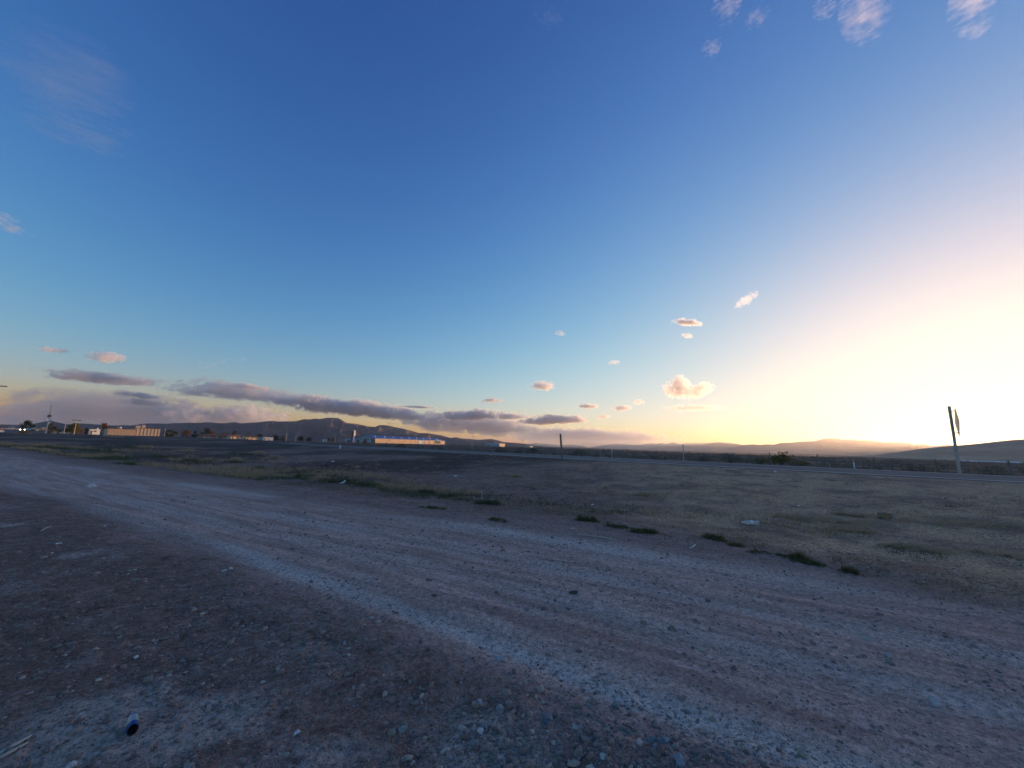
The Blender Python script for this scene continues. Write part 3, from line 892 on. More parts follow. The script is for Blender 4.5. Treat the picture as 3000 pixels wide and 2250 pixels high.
STONES = [
 (1177, 2139, 20, 'rounded grey-green pebble at the bottom centre', (.22, .25, .24)),
 (1190, 2125, 11, 'small pinkish pebble touching the grey-green one', (.34, .28, .24)),
 (1148, 2148, 16, 'upright tan pebble left of the grey-green one', (.26, .22, .17)),
 (1409, 2143, 13, 'squarish whitish pebble in the bottom middle', (.55, .51, .46)),
 (1423, 2130, 16, 'bluish pebble just behind the squarish whitish one', (.17, .20, .24)),
 (1305, 2202, 17, 'long upright beige pebble low in the middle', (.38, .35, .29)),
 (1466, 2074, 18, 'pear-shaped grey pebble in the gravel windrow', (.30, .29, .30)),
 (1405, 2056, 13, 'pale oval pebble left of the pear-shaped one', (.36, .36, .38)),
 (1690, 2133, 20, 'pale angular stone in the gravel windrow', (.33, .30, .28)),
 (1606, 2102, 18, 'flat brownish stone at the windrow edge', (.27, .23, .21)),
 (1598, 2118, 16, 'dark blue-grey stone under the flat brownish one', (.12, .14, .17)),
 (1911, 2170, 18, 'blue-green stone in the cluster low right of centre', (.14, .20, .22)),
 (1933, 2176, 17, 'dark grey stone beside the blue-green one', (.16, .16, .17)),
 (1952, 2170, 17, 'light lilac stone at the right of the stone pair', (.30, .29, .31)),
 (1927, 2194, 15, 'pale blue stone in front of the stone pair', (.24, .27, .32)),
 (1624, 2178, 13, 'small pointed beige stone low in the windrow', (.40, .36, .30)),
 (1769, 2218, 14, 'pointed whitish stone near the bottom edge', (.46, .44, .40)),
 (1992, 2232, 22, 'broad grey stone at the very bottom right of centre', (.24, .25, .28)),
 (1802, 2068, 15, 'smooth grey-green stone high in the windrow', (.20, .24, .23)),
 (1680, 1736, 17, 'dark clod lying alone on the track', (.07, .06, .055)),
 (1465, 1928, 13, 'light round stone at the upper left of the windrow', (.38, .38, .39)),
 (1095, 1897, 18, 'brown dirt clod left of the pale rut', (.17, .13, .09)),
 (1032, 1875, 16, 'taller brown clod behind the first one', (.15, .125, .095)),
 (1130, 2036, 14, 'narrow tan stone standing on the left dirt', (.38, .31, .24)),
 (268, 1427, 12, 'whitish stone on the far left of the track', (.6, .58, .55)),
 (676, 1667, 10, 'small white stone at the left rut edge', (.6, .55, .46)),
 (656, 1674, 12, 'pale stone just left of the small white one', (.42, .39, .35)),
 (172, 1593, 8, 'tiny white stone out on the left dirt', (.68, .66, .62)),
 (398, 1926, 9, 'white pebble in the left foreground', (.62, .61, .57)),
 (1123, 1979, 9, 'beige pebble between the clods and the narrow tan stone', (.4, .34, .27)),
 (871, 2148, 11, 'white pebble low left of centre', (.62, .61, .62)),
 (212, 2242, 12, 'whitish pebble at the bottom left edge', (.55, .55, .55)),
 (2603, 1923, 14, 'flat pale stone on the right of the track', (.34, .32, .29)),
 (2538, 1871, 10, 'small pale stone on the right track shoulder', (.4, .38, .35)),
 (2737, 2056, 18, 'elongated light stone low on the right track', (.42, .41, .41)),
]
for k, (a, b_, c_, lab, colr) in enumerate(STONES):
    stone(a, b_, c_, lab, colr, .75, k + 3)

# ------------------------------------------------------------------ litter and branches on the lot
def branch():
    pts = [(1647, 1565), (1690, 1569), (1740, 1574), (1770, 1578), (1793, 1584), (1803, 1590)]
    w = [gp(*p) for p in pts]
    o = w[2]
    r = empty('fallen_branch', o)
    L = [p - o + Vector((0, 0, .02)) for p in w]
    MB().tube(L, [.006, .008, .010, .011, .011, .007], 7).build('main_stem', M['pale_wood'], r, True)
    up = Vector((0, 0, 1))
    back = Vector((-.25, .95, 0))
    for i, (t0, ln) in enumerate(((0, .30), (.12, .34), (.25, .42), (.33, .26), (.45, .36))):
        k = int(t0 * 5); base = L[k].lerp(L[k + 1], t0 * 5 - k)
        side = Vector((-.75, .35, .55)).normalized()
        MB().tube([base, base + side * ln * .5 + up * .01, base + side * ln + up * random.uniform(-.02, .03)], [.0045, .0035, .0015], 5).build('side_twig', M['straw'], r)
    f = L[4]
    MB().tube([f, f + Vector((-.03, .06, .03))], [.006, .002], 5).build('side_twig', M['pale_wood'], r)
    tag(r, 'long bleached branch with side twigs lying on the track edge', 'branch')
branch()

def lying_tube(name, pts, radii, material, label, cat):
    w = [gp(*p) for p in pts]
    o = w[0]
    b = MB().tube([p - o + Vector((0, 0, radii[i] * .9)) for i, p in enumerate(w)], radii, 7).build(name, M[material], None, True)
    b.location = o
    tag(b, label, cat)
    return b
lying_tube('curved_strip', [(2020, 1606), (2029, 1604), (2034, 1600), (2037, 1596)], [.007, .009, .009, .006], 'white_plastic', 'curved white plastic strip between the olive weed clumps', 'litter')
lying_tube('pale_stick', [(1313, 1438), (1324, 1437.5), (1336, 1439)], [.012, .016, .012], 'white_plastic', 'short bluish-white rod behind the cup weeds', 'stick')
lying_tube('pale_stick', [(1695, 1508), (1704, 1504), (1709, 1503)], [.006, .008, .006], 'pale_wood', 'short pale stick left of the bright green bushy weed', 'stick')
lying_tube('pale_stick', [(1813, 1515), (1823, 1514.5), (1831, 1516)], [.008, .010, .007], 'pale_wood', 'short grey stick right of the bright green bushy weed', 'stick')
lying_tube('pale_stick', [(118, 1558), (132, 1550), (150, 1543)], [.008, .013, .006], 'pale_wood', 'crooked pale stick on the dirt at the left', 'stick')
lying_tube('pale_stick', [(-20, 2225), (40, 2188), (92, 2158)], [.010, .009, .006], 'pale_wood', 'upper of two grey sticks in the bottom left corner', 'stick')
lying_tube('pale_stick', [(-15, 2232), (35, 2205), (84, 2176)], [.009, .008, .004], 'pale_wood', 'lower of two grey sticks in the bottom left corner', 'stick')
lying_tube('pale_stick', [(496, 1913), (504, 1922), (512, 1931)], [.0016, .002, .0012], 'pale_wood', 'thin bent straw on the left foreground dirt', 'stick')
lying_tube('orange_lath', [(1455, 1346), (1470, 1345), (1484, 1344)], [.03, .03, .03], 'orange', 'faded orange lath lying near the highway edge', 'lath')
for pts, lab in (([(2300, 1527), (2315, 1538), (2322, 1541)], 'short pale twig below the long grass heap'), ([(2422, 1546), (2432, 1530), (2438, 1523)], 'leaning pale twig on the long grass heap'), ([(2395, 1568), (2420, 1575), (2440, 1564)], 'forked pale twig in front of the long grass heap'), ([(2545, 1604), (2600, 1606), (2640, 1602)], 'thin pale stem left of the flattened stem bundle')):
    lying_tube('twig', pts, [.005, .007, .004], 'straw', lab, 'twig')

def upright_twig():
    p = gp(1412, 1466)
    r = empty('upright_twig', p)
    MB().tube([(0, 0, .05), (.0, 0, .15), (-.03, .01, .30)], [.012, .011, .006], 6).build('twig_stem', M['pale_wood'], r)
    MB().tube([(0, 0, .06), (-.10, 0, .06), (-.16, .02, .03)], [.010, .008, .004], 6).build('twig_fork', M['pale_wood'], r)
    tag(r, 'bleached L-shaped twig standing in the green weed mound', 'twig')
upright_twig()

def lathe(prof, n=20):
    vs, fs = [], []
    for r_, z_ in prof:
        for k in range(n):
            a = 2 * math.pi * k / n
            vs.append((r_ * math.cos(a), r_ * math.sin(a), z_))
    for i in range(len(prof) - 1):
        for k in range(n):
            k2 = (k + 1) % n
            fs.append((i * n + k, i * n + k2, (i + 1) * n + k2, (i + 1) * n + k))
    return MB().add(vs, fs)

def bottle():
    p = gp(2199, 1537)
    r = empty('plastic_bottle', p + Vector((0, 0, .045)))
    t = NT('clear_plastic'); t.color((.80, .84, .88)); t.rough(.12)
    t.bsdf.inputs['Transmission Weight'].default_value = .55; t.bsdf.inputs['IOR'].default_value = 1.2
    prof = [(.001, -.165), (.036, -.165), (.044, -.155), (.045, -.06), (.042, -.05), (.042, .03), (.045, .04), (.044, .09), (.03, .13), (.015, .15), (.013, .165)]
    b = lathe(prof).build('bottle_body', t.m, r, True)
    lab = lathe([(.0455, -.045), (.0455, .025)]).build('label_band', M['white_plastic'], r, True)
    c = lathe([(.0165, .158), (.0165, .178), (.001, .179)], 14).build('cap', M['white_plastic'], r, True)
    for o in (b, lab, c):
        o.rotation_euler = (0, rad(-90), rad(0))
    r.rotation_euler = (0, 0, rad(-8))
    r.scale = (1.0, 1.0, 1.0)
    tag(r, 'clear plastic bottle lying on its side on the lot', 'bottle')
bottle()

def paper_cup():
    p = gp(1221, 1434)
    r = empty('paper_cup', p + Vector((0, 0, .062)), 0)
    out = lathe([(.001, -.12), (.042, -.12), (.060, 0), (.064, .002), (.062, .004)], 22).build('cup_wall', M['white_paper'], r, True)
    inn = lathe([(.058, .002), (.040, -.11), (.001, -.11)], 22).build('cup_inside', M['white_paper'], r, True)
    sp = lathe([(.001, -.028), (.022, -.03)], 14).build('dark_spot', M['dark_metal'], r)  # small dark disc set inside the cup
    sp.location = (.01, -.028, -.07) ; sp.parent = r
    q = Vector((-p.x, -p.y, .1)).to_track_quat('Z', 'Y').to_euler()
    r.rotation_euler = q
    tag(r, 'white paper cup with its open end towards the camera', 'cup')
paper_cup()

def paper_scrap():
    p = gp(1005, 1417)
    vs = [(-.13, -.03, .01), (0, -.05, .015), (.06, -.02, .06), (.09, .03, .13), (.02, .05, .12), (-.05, .05, .05), (-.12, .02, .03)]
    b = MB().add(vs, [(0, 1, 2, 5, 6), (2, 3, 4, 5)])
    o = b.build('paper_scrap', M['white_paper']); o.location = p
    m = o.modifiers.new('s', 'SOLIDIFY'); m.thickness = .003
    tag(o, 'crumpled white paper scrap among the dark weeds', 'litter')
paper_scrap()

def carton():
    p = gp(2593, 1519)
    r = empty('cardboard_carton', p, rad(-18)); r.scale = (.72, .72, .72)
    MB().box((0, 0, .09), (.30, .22, .17)).build('box_body', M['cardboard'], r, bevel=.006)
    MB().box((-.19, -.02, .045), (.16, .20, .012), Matrix.Rotation(rad(-28), 3, 'Y')).build('side_flap', M['cardboard'], r)
    MB().tube([(.12, -.08, .17), (.19, -.08, .17), (.235, -.08, .10), (.245, -.08, .06)], [.008, .010, .010, .008], 6).build('torn_edge', M['pale_wood'], r)
    MB().box((.05, 0, .182), (.18, .20, .012), Matrix.Rotation(rad(8), 3, 'Y')).build('top_flap', M['cardboard'], r)
    tag(r, 'battered brown cardboard carton behind the dry brush', 'carton')
carton()

def crushed_cup():
    p = gp(385, 2140)
    r = empty('crushed_can', p + Vector((0, 0, .032)), rad(35))
    o = lathe([(.001, -.058), (.026, -.058), (.032, -.05), (.033, .045), (.029, .058), (.027, .06)], 24).build('can_wall', M['blue_print'], r, True)
    i = lathe([(.027, .0595), (.027, -.05), (.001, -.05)], 24).build('can_inside', M['dark_metal'], r, True)
    g = lathe([(.0335, -.035), (.0338, .0), (.0335, .03)], 24).build('grey_band', M['galv'], r, True)
    for k in (o, i, g):
        k.rotation_euler = (0, rad(90), rad(-80)); k.scale = (1, .8, 1)
    tag(r, 'crushed blue and grey drink can in the left foreground', 'can')
crushed_cup()

for px, py, s, lab in ((1736, 1480, .05, 'small white scrap above the bright green bushy weed'), (2340, 1484, .05, 'tiny pale scrap on the open lot left of the carton'), (2272, 1384, .10, 'flat pale scrap beside the near highway line'), (975, 1353, .12, 'pale scrap far out on the bare lot'), (1334, 1396, .09, 'tiny white scrap behind the cup weeds'), (1678, 1550, .03, 'tiny white scrap behind the branch')):
    p = gp(px, py)
    vs = [(-s, -s * .5, .01), (s * .2, -s * .7, .02), (s, 0, .02), (s * .5, s * .6, s * .7), (-s * .6, s * .5, s * .5)]
    o = MB().add(vs, [(0, 1, 2, 3, 4)]).build('litter_scrap', M['white_paper']); o.location = p; o.rotation_euler[2] = random.uniform(-.4, .4)
    m = o.modifiers.new('s', 'SOLIDIFY'); m.thickness = .004
    tag(o, lab, 'litter')

# ------------------------------------------------------------------ posts, fence and sign along the highway
def leaning_post():
    b = gp(1648, 1351)
    top = at_depth(1642, 1271.5, b.y)
    r = empty('marker_post', b)
    d = top - b
    MB().tube([(0, 0, -.2), tuple(d * .5 + Vector((.01, 0, 0))), tuple(d * .62 + Vector((-.015, 0, 0))), tuple(d)], [.06, .062, .068, .066], 10).build('post_shaft', M['old_wood'], r)
    MB().tube([tuple(d * .985), tuple(d * 1.004)], [.071, .066], 10).build('dark_cap', M['dark_metal'], r)
    tag(r, 'lone dark weathered post leaning left before the highway', 'post')
leaning_post()

def delineator(px, base_py, top_py, label, panel=False, orange=False, w=36.0):
    d = ray(px, base_py)
    t = w / (RN[0] * d.x + RN[1] * d.y)
    x, y = d.x * t, d.y * t
    z = gh(x, y)
    zb = CAM_H + d.z * t
    top = at_depth(px, top_py, y).z
    r = empty('delineator_post', (x, y, z), rad(-46))
    H = top - z
    MB().box((0, 0, H / 2 - .1), (.09, .025, H + .2)).build('post_shaft', M['galv'] if not orange else M['white_plastic'], r, bevel=.004)
    if panel:
        MB().box((0, -.020, H - .22), (.13, .012, .40)).build('reflector_panel', M['white_plastic'], r, bevel=.004)
    else:
        MB().box((0, -.018, H - .12), (.075, .010, .16)).build('reflector', M['orange'] if orange else M['white_plastic'], r)
    tag(r, label, 'road marker')
delineator(1382, 1318, 1300, 'slim pale marker post left of the lit white trailer', w=44.2)
delineator(1793, 1336, 1313, 'slim grey marker post right of the dark leaning post')
delineator(2003, 1347, 1303, 'marker post with a tall white reflector panel across the highway', True)
delineator(2503, 1372, 1347, 'thin white and orange stake beside the wooden fence brace', orange=True, w=39.5)
o = empty('roadside_marker', gp(996, 1314))
MB().box((0, 0, .22), (.16, .05, .5)).build('white_panel', M['white_plastic'], o, bevel=.01)
MB().box((0, .03, .05), (.05, .03, .4)).build('stub_post', M['galv'], o)
tag(o, 'small white marker at the near road edge before the factory', 'road marker')

def fence():
    w0 = 45.0
    r = empty('wire_fence', (RN[0] * w0, RN[1] * w0, 0))
    O = Vector((RN[0] * w0, RN[1] * w0, 0))
    tops = []
    s = -250.0
    k = 0
    while s < 70:
        x, y = RD[0] * s + RN[0] * w0, RD[1] * s + RN[1] * w0
        z = gh(x, y)
        lx, ly = random.uniform(-.05, .05), random.uniform(-.05, .05)
        h = 1.15 + random.uniform(-.08, .08)
        p0 = Vector((x, y, z - .15)) - O; p1 = Vector((x + lx, y + ly, z + h)) - O
        MB().tube([p0, p1], [.055, .045], 6).build('fence_post', M['old_wood'], r)
        tops.append((p0 + Vector((0, 0, .15)), p1))
        s += 3.6 + random.uniform(-.25, .25)
    for f in (.3, .52, .74, .95):
        b = MB()
        b.tube([a.lerp(c, f) + Vector((0, 0, -.0)) for a, c in tops], .006, 4, False)
        b.build('wire', M['dark_metal'], r)
    tag(r, 'barbed wire fence on short dark posts beyond the highway', 'fence')
fence()

def brace():
    a = gp(2546, 1369); 
    d = ray(2546, 1369); t = 41.5 / (RN[0] * d.x + RN[1] * d.y); a = Vector((d.x * t, d.y * t, 0)); a.z = gh(a.x, a.y)
    d = ray(2614, 1371); t = 42.2 / (RN[0] * d.x + RN[1] * d.y); b = Vector((d.x * t, d.y * t, 0)); b.z = gh(b.x, b.y)
    r = empty('fence_brace', a)
    h = at_depth(2543, 1347, a.y).z - a.z
    e = b - a
    MB().tube([(0, 0, -.2), (0, 0, h)], [.095, .085], 9).build('post', M['old_wood'], r)
    MB().tube([(e.x, e.y, e.z - .2), (e.x, e.y, e.z + h * .98)], [.09, .08], 9).build('post', M['old_wood'], r)
    MB().tube([(0, 0, h * .45), (e.x, e.y, e.z + h * .42)], .06, 8).build('cross_rail', M['old_wood'], r)
    tag(r, 'H-shaped wooden fence brace of two posts and a rail', 'fence brace')
brace()

def road_sign():
    d = ray(2810, 1376); t = 43.0 / (RN[0] * d.x + RN[1] * d.y)
    b = Vector((d.x * t, d.y * t, 0)); b.z = gh(b.x, b.y)
    top = at_depth(2777, 1190.5, b.y)
    H = top.z - b.z
    r = empty('road_sign', b)
    MB().tube([(0, 0, -.3), (0, 0, H * .36)], [.10, .10], 12).build('lower_post', M['galv'], r)
    MB().tube([(0, 0, H * .36), (0, 0, H * .385), (0, 0, H * .40), (0, 0, H)], [.10, .13, .085, .085], 12).build('upper_post', M['pale_wood'], r)
    # diamond panel seen nearly edge-on, held off the post by two curved brackets
    view = Vector((b.x, b.y, 0)).normalized()
    side = Vector((view.y, -view.x, 0))
    n = (side * .995 + view * .095).normalized()               # panel normal, almost across the line of sight
    tdir = Vector((-n.y, n.x, 0))
    off = side * .27
    half = H * .222
    zc = H * .765
    c = off + Vector((0, 0, zc))
    pts = [c + Vector((0, 0, half)), c + tdir * half * .98, c - Vector((0, 0, half)), c - tdir * half * .98]
    th = n * .012
    vs = [p + th for p in pts] + [p - th for p in pts]
    MB().add(vs, [(0, 1, 2, 3), (7, 6, 5, 4)] + [(i, i + 4, (i + 1) % 4 + 4, (i + 1) % 4) for i in range(4)]).build('sign_panel', M['galv'], r)
    for z in (zc + half * .72, zc - half * .72):
        MB().tube([(0, 0, z - .04), tuple(side * .16 + Vector((0, 0, z + .03))), tuple(off + Vector((0, 0, z + .0)))], [.028, .024, .024], 7).build('bracket', M['dark_metal'], r)
    tag(r, 'tall post with a diamond road sign seen almost edge-on at the right', 'road sign')
road_sign()

# ------------------------------------------------------------------ buildings
AX = Vector((.90, -.436, 0)); AY = Vector((.436, .90, 0))        # the settlement's grid: AX faces the sun, AY runs away
def GM(c): return Vector(c)

class House:
    """a block standing at its nearest corner: long side along AY, end wall along -AX"""
    def __init__(self, name, corner, label, cat='building', group=None, ax=AX, ay=AY):
        self.o = corner; self.ax, self.ay = ax, ay
        self.z0 = min(gh(corner.x, corner.y), corner.z) - .3
        self.r = empty(name, (corner.x, corner.y, corner.z))
        tag(self.r, label, cat, group)
    def P(self, a, b, z):
        return -self.ax * a + self.ay * b + Vector((0, 0, z))
    def block(self, name, a0, a1, b0, b1, z0, z1, material, parent=None):
        vs = [self.P(a, b, z) for z in (z0, z1) for b in (b0, b1) for a in (a0, a1)]
        return MB().add(vs, [(0, 2, 3, 1), (4, 5, 7, 6), (0, 1, 5, 4), (1, 3, 7, 5), (3, 2, 6, 7), (2, 0, 4, 6)]).build(name, material, parent or self.r)
    def gable(self, name, a0, a1, b0, b1, z0, z1, material, over=.4, th=.35):
        am = (a0 + a1) / 2
        vs = []
        for b in (b0 - over, b1 + over):
            vs += [self.P(a0 - over, b, z0 - .1), self.P(am, b, z1), self.P(a1 + over, b, z0 - .1), self.P(a1 + over, b, z0 - .1 - th), self.P(am, b, z1 - th), self.P(a0 - over, b, z0 - .1 - th)]
        fs = [(0, 1, 7, 6), (1, 2, 8, 7), (2, 3, 9, 8), (3, 4, 10, 9), (4, 5, 11, 10), (5, 0, 6, 11), (5, 4, 3, 2, 1, 0), (6, 7, 8, 9, 10, 11)]
        return MB().add(vs, fs).build(name, material, self.r)
    def gable_wall(self, name, a0, a1, b0, b1, z0, z1, zr, material):
        am = (a0 + a1) / 2
        vs = []
        for b in (b0, b1):
            vs += [self.P(a0, b, z0), self.P(a1, b, z0), self.P(a1, b, z1), self.P(am, b, zr), self.P(a0, b, z1)]
        fs = [(0, 1, 2, 3, 4), (9, 8, 7, 6, 5), (0, 4, 9, 5), (1, 6, 7, 2), (0, 5, 6, 1)]
        return MB().add(vs, fs).build(name, material, self.r)

def run_to(corner, px, AY=AY):
    """length along AY from a corner until the line of sight at px is reached"""
    d = ray(px, 1290); k = d.x / d.y
    return (k * corner.y - corner.x) / (AY.x - k * AY.y)

def m_per_px(depth): return depth / F_PX / math.cos(PITCH) * 1.0

def factory():
    D = 600.0; k = m_per_px(D) * 1.02
    c = at_depth(1098, 1294.5, D)
    h = House('factory_building', c, 'long blue-roofed factory with a sunlit tan side wall', 'factory')
    L, W = 185, 44
    ev, ri = 10.2 * k, 18.5 * k
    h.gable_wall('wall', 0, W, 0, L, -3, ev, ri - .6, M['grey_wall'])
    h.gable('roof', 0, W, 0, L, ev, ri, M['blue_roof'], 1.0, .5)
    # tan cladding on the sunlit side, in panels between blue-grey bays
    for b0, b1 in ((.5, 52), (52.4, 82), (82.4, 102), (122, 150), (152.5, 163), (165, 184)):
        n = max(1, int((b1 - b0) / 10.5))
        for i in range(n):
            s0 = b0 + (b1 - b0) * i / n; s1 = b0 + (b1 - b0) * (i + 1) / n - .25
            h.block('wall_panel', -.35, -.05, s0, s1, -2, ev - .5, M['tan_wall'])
    h.block('green_door', -.8, -.1, 150.3, 152.2, -2, ev + 1.2, M['green'])
    h.block('white_door', -.7, -.1, 104, 112, -2, ev * .62, M['white_wall'])
    for b in (30, 66, 95, 133, 157):
        h.block('wall_lamp', -.9, -.35, b, b + .9, ev * .3, ev * .3 + 1.4, M['dark_metal'])
    for i in range(9):
        b = 8 + i * 20
        h.block('roof_vent', 8.0, 9.6, b, b + 1.6, ev + (ri - ev) * .36, ev + (ri - ev) * .36 + 1.8, M['white_wall'])
    for i in range(5):
        a = 6 + i * 7.5
        w_ = h.block('window', a, a + 2.4, -.15, -.02, ev * .62, ev * .62 + 1.3, M['glass'])
    h.block('gate', 34, 39, -.16, -.03, -2, ev * .42, M['dark_roof'])
    h.block('annex', 44.5, 78, 10, 40, -3, ev * .78, M['grey_wall'])
    h.block('annex_door', 66, 71, 9.7, 9.95, -2, ev * .35, M['dark_roof'])
    # two pale arched ducts at the far end
    for b in (158, 166):
        q = [h.P(-1.4, b + math.cos(t) * 2.6, ev * .75 + math.sin(t) * 2.4) for t in np.linspace(0, math.pi, 9)]
        q = [h.P(-1.4, b + 2.6, 0)] + q + [h.P(-1.4, b - 2.6, 0)]
        MB().tube(q, .8, 8).build('duct', M['white_plastic'], h.r, True)
    # tower
    d2 = 575.0; p = at_depth(1033, 1293, d2)
    t = House('factory_tower', p, 'slim blue tower with a lit white top beside the factory', 'tower')
    k2 = m_per_px(d2)
    t.block('shaft', 0, 3.6, 0, 3.6, -3, 14.5 * k2, M['blue_wall'])
    t.block('head', -.2, 2.2, -.2, 4.2, 14.5 * k2, 30 * k2, M['dark_metal'])
    t.block('lit_face', -.9, -.25, .3, 3.4, 15.5 * k2, 31 * k2, M['white_wall'])
    t.block('cap', .2, 1.4, .8, 2.8, 30 * k2, 31.5 * k2, M['white_wall'])
factory()

def simple_building(name, px0, px1, base_py, eave_py, depth, W, wall, roof, label, kind='flat', windows=3, group='buildings of the far settlement', extra=None, cat='building'):
    c = at_depth(px0, base_py, depth)
    L = run_to(c, px1)
    hgt = at_depth(px0, eave_py, depth).z - c.z
    h = House(name, c, label, cat, group)
    if kind == 'flat':
        h.block('wall', 0, W, 0, L, -2, hgt, M[wall])
        h.block('roof', -.25, W + .25, -.25, L + .25, hgt, hgt + .3, M[roof])
    else:
        h.gable_wall('wall', 0, W, 0, L, -2, hgt, hgt + W * .22 - .3, M[wall])
        h.gable('roof', 0, W, 0, L, hgt, hgt + W * .22, M[roof], .6, .3)
    for i in range(windows):
        b = L * (i + .5) / windows
        w_ = h.block('window', -.12, -.02, b - .8, b + .8, hgt * .42, hgt * .75, M['glass'])
        h.block('window_sill', -.2, -.125, b - .95, b + .95, hgt * .42 - .15, hgt * .42, M['white_wall'], w_)
    h.block('door', -.14, -.02, L * .08, L * .08 + 1.1, -1.5, hgt * .68, M['dark_roof'])
    if extra: extra(h, W, L, hgt)
    return h

# long sunlit tan building at the left
def tan_building():
    D = 250.0
    k = m_per_px(D)
    c = at_depth(312, 1281, D)
    h = House('tan_warehouse', c, 'long low tan warehouse glowing orange in the last sun', 'warehouse', 'buildings of the far settlement', Vector((.79, -.613, 0)), Vector((.613, .79, 0)))
    L1 = run_to(c, 390, h.ay)
    L2 = run_to(c, 466, h.ay) - L1
    H1 = 5.6
    h.block('wall', 0, 16, 0, L1, -2, H1, M['tan_wall'])
    h.block('roof', -.2, 16.2, -.2, L1 + .2, H1, H1 + .35, M['dark_roof'])
    for i in range(9):
        b = i * L1 / 9.2
        h.block('wall_rib', -.10, -.01, b + .9, b + 1.08, -2, H1 - .1, M['cream_wall'])
    h.block('wing_wall', 1.5, 18, L1 + .4, L1 + L2, -2, H1 + 1.0, M['cream_wall'])
    h.block('wing_roof', 1.2, 18.3, L1 + .3, L1 + L2 + .3, H1 + 1.0, H1 + 1.35, M['dark_roof'])
    for i in range(7):
        b = L1 + 1 + i * L2 / 7.2
        h.block('wall_rib', 1.38, 1.49, b, b + .2, -2, H1 + .9, M['dark_roof'])
    h.block('rooftop_unit', 3, 6, L1 + .6, L1 + 3, H1 + 1.4, H1 + 2.6, M['cream_wall'])
    h.block('rooftop_unit', 3, 5.5, L1 + 3.6, L1 + 5.4, H1 + 1.4, H1 + 3.2, M['cream_wall'])
    MB().tube([h.P(2, L1 * .45, H1 + .3), h.P(2, L1 * .45, H1 + 1.0), h.P(2, L1 * .45, H1 + 1.5)], [.8, .7, .15], 10).build('roof_vent', M['white_wall'], h.r, True)
    h.block('low_fence', -6, -5.8, L1, L1 + L2, -2, .9, M['red_roof'])
tan_building()

simple_building('white_workshop', 263, 288, 1268.5, 1258.5, 330, 7, 'white_wall', 'white_wall', 'small white workshop left of the tan warehouse', windows=1,
                extra=lambda h, W, L, H: (h.block('roof_box', 2, 3.2, L - 1.6, L - .5, H + .35, H + 1.6, M['white_wall']), h.block('post', -4, -3.6, .2, .6, -2, 1.2, M['white_wall'])))
simple_building('pale_house', 163, 200, 1269, 1261.5, 320, 9, 'cream_wall', 'dark_roof', 'pale house with a dark gable roof right of the utility pole', 'gable', 2)
simple_building('low_shop', -30, 6, 1260, 1256, 330, 9, 'white_wall', 'red_roof', 'low white shop cut off by the left edge', 'gable', 2)
simple_building('ranch_house', 585, 628, 1281.5, 1276.5, 420, 8, 'cream_wall', 'red_roof', 'cream house with a rusty roof among the first far trees', 'gable', 3)
simple_building('ranch_house', 640, 664, 1282, 1278, 430, 7, 'tan_wall', 'red_roof', 'smaller tan house right of the first rusty-roofed house', 'gable', 2)
simple_building('long_shed', 676, 714, 1283, 1277.8, 430, 9, 'cream_wall', 'red_roof', 'long lit shed with a rust-red roof', 'gable', 3)
simple_building('long_shed', 721, 757, 1285, 1279.5, 400, 9, 'cream_wall', 'dark_roof', 'long lit shed with a dark roof right of the rust-red one', 'gable', 3)
simple_building('grey_shed', 772, 800, 1285.5, 1281.5, 450, 8, 'grey_wall', 'grey_wall', 'low grey shed right of the long lit sheds', windows=0)
simple_building('white_trailer', 951, 958, 1291, 1288, 560, 5, 'white_wall', 'white_wall', 'tiny white trailer left of the factory annex', windows=1)

def grey_shed_right():
    D = 470; k = m_per_px(D)
    c = at_depth(1462, 1309, D)
    h = House('airfield_shed', c, 'long pale shed with a glowing end wall right of the factory', 'building')
    h.block('wall', 0, 20, 0, 16, -2, 3.6, M['grey_wall'])
    h.block('roof', -.2, 20.2, -.2, 16.2, 3.6, 4.0, M['white_wall'])
    for i in range(3):
        h.block('wall_panel', -.3, -.02, .3 + i * 5.2, 5.3 + i * 5.2, -2, 3.7, M['cream_wall'])
    h.block('window', -.4, -.31, 6.0, 7.2, .6, 2.0, M['glass'])
    h.block('roof_post', 8, 8.6, 4, 4.6, 4.0, 6.4, M['dark_metal'])
    h.block('loading_door', 14, 16.5, -.2, -.02, -2, 1.5, M['dark_roof'])
    c = at_depth(1552, 1313.5, 520)
    h = House('glowing_hut', c, 'small glowing hut left of the dark leaning post', 'hut')
    h.block('wall', 0, 8, 0, 11, -2, 2.6, M['cream_wall'])
    h.gable('roof', 0, 8, 0, 11, 2.6, 3.3, M['white_wall'], .4, .2)
    h.block('window', -.14, -.02, 3, 4.4, .8, 1.7, M['glass'])
    h.block('door', -.14, -.02, 7, 8, -1.5, 1.7, M['dark_roof'])
grey_shed_right()

